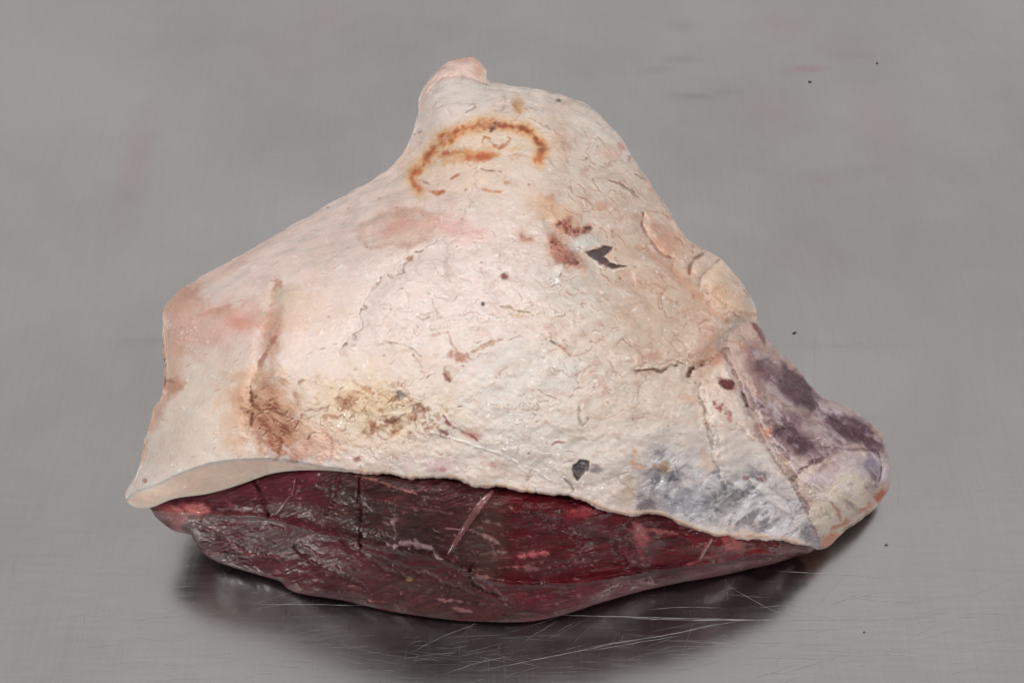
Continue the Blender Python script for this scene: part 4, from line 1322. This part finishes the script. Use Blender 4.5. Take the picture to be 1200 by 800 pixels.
def strand(name, pts, r0, r1, mat, parent, lift=.0004, flat=.45):
    P = catmull(pts, max(8, len(pts) * 7))
    W = np.array([unproject(np.array(p[0]), np.array(p[1]), np.array(zlean(p[0], p[1]) + lift)) for p in P])
    for _ in range(2):
        W[1:-1] = (W[:-2] + W[1:-1] * 2 + W[2:]) / 4
    n = len(W)
    vs, fs = [], []
    view = W - cam_loc
    for i in range(n):
        tg = W[min(i + 1, n - 1)] - W[max(i - 1, 0)]
        tg /= np.linalg.norm(tg)
        nrm = -view[i] / np.linalg.norm(view[i])
        side = np.cross(tg, nrm)
        side /= np.linalg.norm(side)
        nrm = np.cross(side, tg)
        u = i / (n - 1)
        r = (r0 * (1 - u) + r1 * u) * (0.35 + .65 * min(1, 6 * u, 6 * (1 - u))) * (1 + .15 * math.sin(i * 2.3))
        for k in range(8):
            a = k * math.pi / 4
            vs.append(tuple(W[i] + side * r * math.cos(a) + nrm * r * flat * math.sin(a)))
    for i in range(n - 1):
        for k in range(8):
            a, b = i * 8 + k, i * 8 + (k + 1) % 8
            fs.append((a, b, b + 8, a + 8))
    fs.append(tuple(range(7, -1, -1)))
    fs.append(tuple((n - 1) * 8 + k for k in range(8)))
    me = bpy.data.meshes.new(name)
    me.from_pydata(vs, [], fs)
    me.polygons.foreach_set('use_smooth', [True] * len(me.polygons))
    me.materials.append(mat)
    o = bpy.data.objects.new(name, me)
    COL.objects.link(o)
    o.parent = parent
    return o


M_SIN = plain('sinew', tuple(lin((140, 84, 84))), .3, .8, .3)
M_SIN2 = plain('pale_sinew', tuple(lin((172, 142, 138))), .35, .8, .3)
strand('sinew', [(578, 574), (562, 592), (548, 612), (534, 634), (524, 650)], .0021, .0013, M_SIN, lean)
strand('sinew', [(340, 581), (331, 592), (322, 603)], .0006, .0009, M_SIN, lean)
strand('sinew', [(522, 618), (540, 620), (556, 620)], .0006, .0005, M_SIN, lean)
strand('sinew', [(346, 560), (344, 572), (341, 582)], .0004, .0004, M_SIN, lean)
strand('sinew', [(835, 630), (828, 642), (820, 656)], .0005, .0005, M_SIN2, lean)

# ================================================================== steel table
tw, th = 3.0, 2.4
nx, ny = 700, 560
# dense in the middle, where marks are, and coarse outwards
ux = np.sign(np.linspace(-1, 1, nx)) * (.42 * np.abs(np.linspace(-1, 1, nx)) + 1.08 * np.abs(np.linspace(-1, 1, nx)) ** 5)
uy = np.sign(np.linspace(-1, 1, ny)) * (.40 * np.abs(np.linspace(-1, 1, ny)) + .8 * np.abs(np.linspace(-1, 1, ny)) ** 5)
TX, TY = np.meshgrid(ux, uy, indexing='ij')
smear = np.zeros(TX.shape)
red = np.zeros(TX.shape)


def ground(px, py):
    return unproject(np.array(float(px)), np.array(float(py)), np.array(0.0))[:2]


tr = np.random.default_rng(5)
for (x, y, rx, ry, a, kind) in [(945, 81, 20, 3.5, .55, 1), (925, 84, 10, 2, .3, 1), (800, 70, 22, 5, .35, 0), (815, 113, 26, 4, .4, 0), (770, 82, 20, 4, .25, 0),
                                (800, 30, 14, 6, .3, 0), (1000, 65, 25, 4, .22, 0), (850, 108, 20, 3, .25, 0), (1010, 200, 26, 7, .22, 0), (960, 210, 30, 6, .16, 1),
                                (905, 130, 40, 30, .14, 1), (920, 30, 40, 15, .16, 1), (1000, 60, 40, 20, .12, 1), (1030, 150, 30, 60, .14, 1),
                                (160, 190, 16, 60, .18, 1), (340, 60, 40, 30, .12, 1), (380, 20, 30, 20, .14, 1), (300, 160, 50, 40, .10, 0),
                                (980, 405, 60, 3, .2, 0), (420, 60, 60, 30, .1, 0), (170, 400, 40, 4, .18, 0), (1010, 490, 30, 4, .15, 0),
                                (700, 60, 60, 20, .1, 0), (800, 200, 50, 20, .1, 0), (950, 300, 60, 30, .08, 1)]:
    g = ground(x, y)
    gx1 = ground(x + rx, y)
    gy1 = ground(x, y - ry)
    sx_ = abs(gx1[0] - g[0])
    sy_ = abs(gy1[1] - g[1])
    wob = 1 + .25 * np.sin(TX * 160 + y) * np.sin(TY * 210 + x)
    m = np.exp(-(((TX - g[0]) / sx_) ** 2 + ((TY - g[1]) / sy_) ** 2) * wob)
    if kind:
        red = np.maximum(red, a * m)
    else:
        smear = np.maximum(smear, a * m * .8)
VT = np.stack([TX, TY, np.zeros_like(TX)], -1)
ct = np.stack([smear, red, np.zeros_like(smear)], -1)


def steel_material():
    m = bpy.data.materials.new('scratched_steel')
    m.use_nodes = True
    nt = m.node_tree
    N = nt.nodes
    L = nt.links
    b = N['Principled BSDF']
    b.inputs['Metallic'].default_value = 1
    tc = N.new('ShaderNodeTexCoord')

    def noise(scale, stretch, detail=4, rot=0.0, rough=.6):
        mp = N.new('ShaderNodeMapping')
        mp.inputs['Scale'].default_value = stretch
        mp.inputs['Rotation'].default_value = (0, 0, rot)
        L.new(tc.outputs['Object'], mp.inputs['Vector'])
        n = N.new('ShaderNodeTexNoise')
        n.inputs['Scale'].default_value = scale
        n.inputs['Detail'].default_value = detail
        n.inputs['Roughness'].default_value = rough
        L.new(mp.outputs[0], n.inputs['Vector'])
        return n.outputs['Fac']

    def rng_(v, a, b_, c, d):
        r = N.new('ShaderNodeMapRange')
        r.inputs['From Min'].default_value = a
        r.inputs['From Max'].default_value = b_
        r.inputs['To Min'].default_value = c
        r.inputs['To Max'].default_value = d
        L.new(v, r.inputs['Value'])
        return r.outputs[0]

    def mth(op, a, b_):
        n = N.new('ShaderNodeMath')
        n.operation = op
        for i, v in enumerate((a, b_)):
            if isinstance(v, (int, float)):
                n.inputs[i].default_value = v
            else:
                L.new(v, n.inputs[i])
        return n.outputs[0]
    cloud = noise(7, (1, 1, 1), 6)
    cloud2 = noise(2.2, (1, 1, 1), 4)
    brushx = noise(9, (2, 90, 1), 5, .02)
    brushy = noise(9, (95, 3, 1), 5, -.05)
    scr1 = noise(16, (1.2, 60, 1), 2, .10)
    scr2 = noise(20, (55, 1.6, 1), 2, -.10)
    scr3 = noise(16, (1.5, 48, 1), 2, -.38)
    lines1 = rng_(scr1, .66, .80, 0, .8)
    lines2 = rng_(scr2, .66, .80, 0, .7)
    lines3 = rng_(scr3, .66, .80, 0, .8)
    # more scuffed nearest the viewer
    sep = N.new('ShaderNodeSeparateXYZ')
    L.new(tc.outputs['Object'], sep.inputs[0])
    worn = rng_(sep.outputs['Y'], -.02, -.20, .06, 1)
    lines = mth('MULTIPLY', mth('ADD', mth('ADD', lines1, lines2), lines3), worn)
    val = mth('ADD', rng_(cloud, .35, .65, -.013, .013), rng_(cloud2, .35, .65, -.014, .014))
    val = mth('ADD', val, rng_(brushx, .3, .7, -.001, .001))
    val = mth('ADD', val, rng_(brushy, .3, .7, -.007, .007))
    fine1 = noise(30, (1, 14, 1), 3, -.12)
    fine2 = noise(30, (12, 1, 1), 3, .1)
    val = mth('ADD', val, mth('MULTIPLY', worn, rng_(fine1, .3, .7, -.010, .010)))
    val = mth('ADD', val, mth('MULTIPLY', worn, rng_(fine2, .3, .7, -.003, .003)))
    val = mth('ADD', val, .240)
    at = N.new('ShaderNodeAttribute')
    at.attribute_name = 'paint'
    sp = N.new('ShaderNodeSeparateColor')
    L.new(at.outputs['Color'], sp.inputs[0])
    val = mth('MULTIPLY', val, mth('SUBTRACT', 1, mth('MULTIPLY', sp.outputs[0], .45)))
    cc = N.new('ShaderNodeCombineColor')
    L.new(val, cc.inputs[0])
    g = mth('MULTIPLY', val, mth('SUBTRACT', .957, mth('MULTIPLY', sp.outputs[1], .42)))
    b3 = mth('MULTIPLY', val, mth('SUBTRACT', .928, mth('MULTIPLY', sp.outputs[1], .36)))
    L.new(g, cc.inputs[1])
    L.new(b3, cc.inputs[2])
    L.new(cc.outputs[0], b.inputs['Base Color'])
    ro = mth('ADD', rng_(cloud, .3, .7, .19, .23), mth('MULTIPLY', lines, .22))
    ro = mth('ADD', ro, rng_(brushy, .3, .7, -.01, .02))
    ro = mth('ADD', ro, mth('MULTIPLY', worn, rng_(fine1, .45, .75, 0, .06)))
    ro = mth('ADD', ro, mth('MULTIPLY', worn, rng_(fine2, .45, .75, 0, .015)))
    L.new(ro, b.inputs['Roughness'])
    hh = mth('ADD', mth('MULTIPLY', brushx, .06), mth('MULTIPLY', brushy, .30))
    hh = mth('SUBTRACT', hh, mth('MULTIPLY', lines, .8))
    bp = N.new('ShaderNodeBump')
    bp.inputs['Strength'].default_value = .8
    bp.inputs['Distance'].default_value = .00004
    L.new(hh, bp.inputs['Height'])
    L.new(bp.outputs[0], b.inputs['Normal'])
    return m


table = grid_object('table_top', VT, ct, smear, steel_material(), None)
table['kind'] = 'structure'
table['label'] = 'worn brushed stainless steel table top'

# long bright scratches: shallow burrs of raised metal
M_SCR = bpy.data.materials.new('scratch_burr')
M_SCR.use_nodes = True
_b = M_SCR.node_tree.nodes['Principled BSDF']
_b.inputs['Metallic'].default_value = 1
_b.inputs['Base Color'].default_value = (.62, .60, .58, 1)
_b.inputs['Roughness'].default_value = .55


def scratch(pts, w):
    P = catmull(pts, max(8, int(math.dist(pts[0], pts[-1]) / 6)))
    G = np.array([ground(*p) for p in P])
    n = len(G)
    vs, fs = [], []
    r2 = random.Random(int(pts[0][0] * 7 + pts[0][1]))
    for i in range(n):
        tg = G[min(i + 1, n - 1)] - G[max(i - 1, 0)]
        tg /= np.linalg.norm(tg)
        nn = np.array([-tg[1], tg[0]])
        u = i / (n - 1)
        ww = w * (.15 + .85 * min(1, 5 * u, 5 * (1 - u))) * r2.uniform(.35, 1.1)
        j = r2.uniform(-.00012, .00012)
        c = G[i] + nn * j
        vs += [(*(c - nn * ww), .00012), (*c, .00012 + ww * .8), (*(c + nn * ww), .00012)]
    for i in range(n - 1):
        a = i * 3
        fs += [(a, a + 3, a + 4, a + 1), (a + 1, a + 4, a + 5, a + 2)]
    me = bpy.data.meshes.new('scratch')
    me.from_pydata(vs, [], fs)
    me.materials.append(M_SCR)
    o = bpy.data.objects.new('scratch', me)
    COL.objects.link(o)
    o.parent = table


for pts, w in [([(640, 720), (760, 723), (840, 725), (900, 726), (1000, 726), (1062, 725)], .00016),
               ([(735, 724), (810, 726), (885, 726.5)], .00020),
               ([(690, 758), (740, 750), (790, 742), (830, 733), (870, 727)], .00018),
               ([(690, 762), (750, 752), (800, 744)], .00012),
               ([(560, 786), (620, 774), (690, 760), (735, 750)], .00013),
               ([(790, 751), (850, 753), (920, 753), (975, 756)], .00014),
               ([(965, 762), (1010, 764), (1060, 767), (1110, 768)], .00018),
               ([(910, 669), (950, 671), (1000, 674), (1040, 677)], .00013),
               ([(890, 712), (920, 709), (950, 711)], .00010),
               ([(300, 708), (360, 708), (430, 709)], .00011), ([(760, 714), (800, 711), (850, 712)], .00009),
               ([(285, 796), (300, 790), (320, 788)], .00012), ([(520, 790), (560, 776), (600, 768)], .00010),
               ([(880, 770), (930, 771), (990, 772)], .00008), ([(480, 765), (520, 745), (560, 730)], .00009),
               ([(1000, 700), (1040, 704), (1080, 706)], .00009), ([(860, 690), (900, 712), (935, 724)], .00009)]:
    scratch(pts, w)
sr = random.Random(21)
for i in range(200):
    x, y = sr.uniform(60, 1140), sr.uniform(690, 805)
    if y < 740 and 300 < x < 820:
        y += 50
    k_ = sr.random()
    if k_ < .8:
        L_, a_ = sr.uniform(15, 80), sr.gauss(-3, 9)
    elif k_ < .86:
        L_, a_ = sr.uniform(5, 16), sr.gauss(99, 12)
    else:
        L_, a_ = sr.uniform(15, 60), sr.gauss(-35, 14)
    dx_, dy_ = L_ * math.cos(R(a_)), L_ * math.sin(R(a_))
    scratch([(x, y), (x + dx_ / 2, y + dy_ / 2 + sr.uniform(-1, 1)), (x + dx_, y + dy_)], sr.uniform(.00002, .00005))
for i in range(40):
    x, y = sr.uniform(0, 1200), sr.uniform(0, 680)
    L_, a_ = sr.uniform(10, 60), sr.choice([sr.gauss(0, 6), sr.gauss(92, 6)])
    scratch([(x, y), (x + L_ * math.cos(R(a_)) / 2, y + L_ * math.sin(R(a_)) / 2), (x + L_ * math.cos(R(a_)), y + L_ * math.sin(R(a_)))], sr.uniform(.00002, .00005))


# ------------------------------------------------------------------ little crumbs lying on the steel
def crumb_obj(px, py, L, wd, ang, col, label, seed):
    r = random.Random(seed)
    g = ground(px, py)
    vs, fs = [], []
    n = 10
    for lv, (sc, z) in enumerate([(1, .0001), (1.05, .0006), (.6, .0011)]):
        for k in range(n):
            a = k * 2 * math.pi / n
            j = r.uniform(.7, 1.2)
            x, y = L * sc * j * math.cos(a), wd * sc * j * math.sin(a)
            vs.append((x * math.cos(ang) - y * math.sin(ang), x * math.sin(ang) + y * math.cos(ang), z))
    for lv in range(2):
        for k in range(n):
            a, b = lv * n + k, lv * n + (k + 1) % n
            fs.append((a, b, b + n, a + n))
    fs.append(tuple(2 * n + k for k in range(n)))
    me = bpy.data.meshes.new('crumb')
    me.from_pydata(vs, [], fs)
    me.polygons.foreach_set('use_smooth', [True] * len(me.polygons))
    me.materials.append(plain('crumb_matter', col, .6))
    o = bpy.data.objects.new('crumb', me)
    COL.objects.link(o)
    o.location = (g[0], g[1], .0001)
    o['label'] = label
    o['category'] = 'crumb'
    o['group'] = 'tiny dark crumbs on the steel'


crumb_obj(931, 390, .0014, .0006, .3, (.07, .10, .09), 'tiny greenish black crumb on the steel just right of the folded notch of the joint', 1)
crumb_obj(1039, 638, .0008, .0006, .0, (.2, .2, .2), 'tiny black crumb on the steel in front of the pale right end of the joint', 2)
crumb_obj(949, 96, .0014, .0004, -.3, (.26, .21, .20), 'thin brown crumb on the steel right below the reddish smear at upper right', 3)
crumb_obj(1028, 74, .0010, .0005, -.8, (.24, .23, .22), 'dark crumb on the steel right of the reddish smear, nearest the upper right corner', 4)
crumb_obj(1013, 740, .0006, .0005, 0, (.24, .24, .24), 'tiny black crumb on the steel below the long bright scratch at lower right', 6)
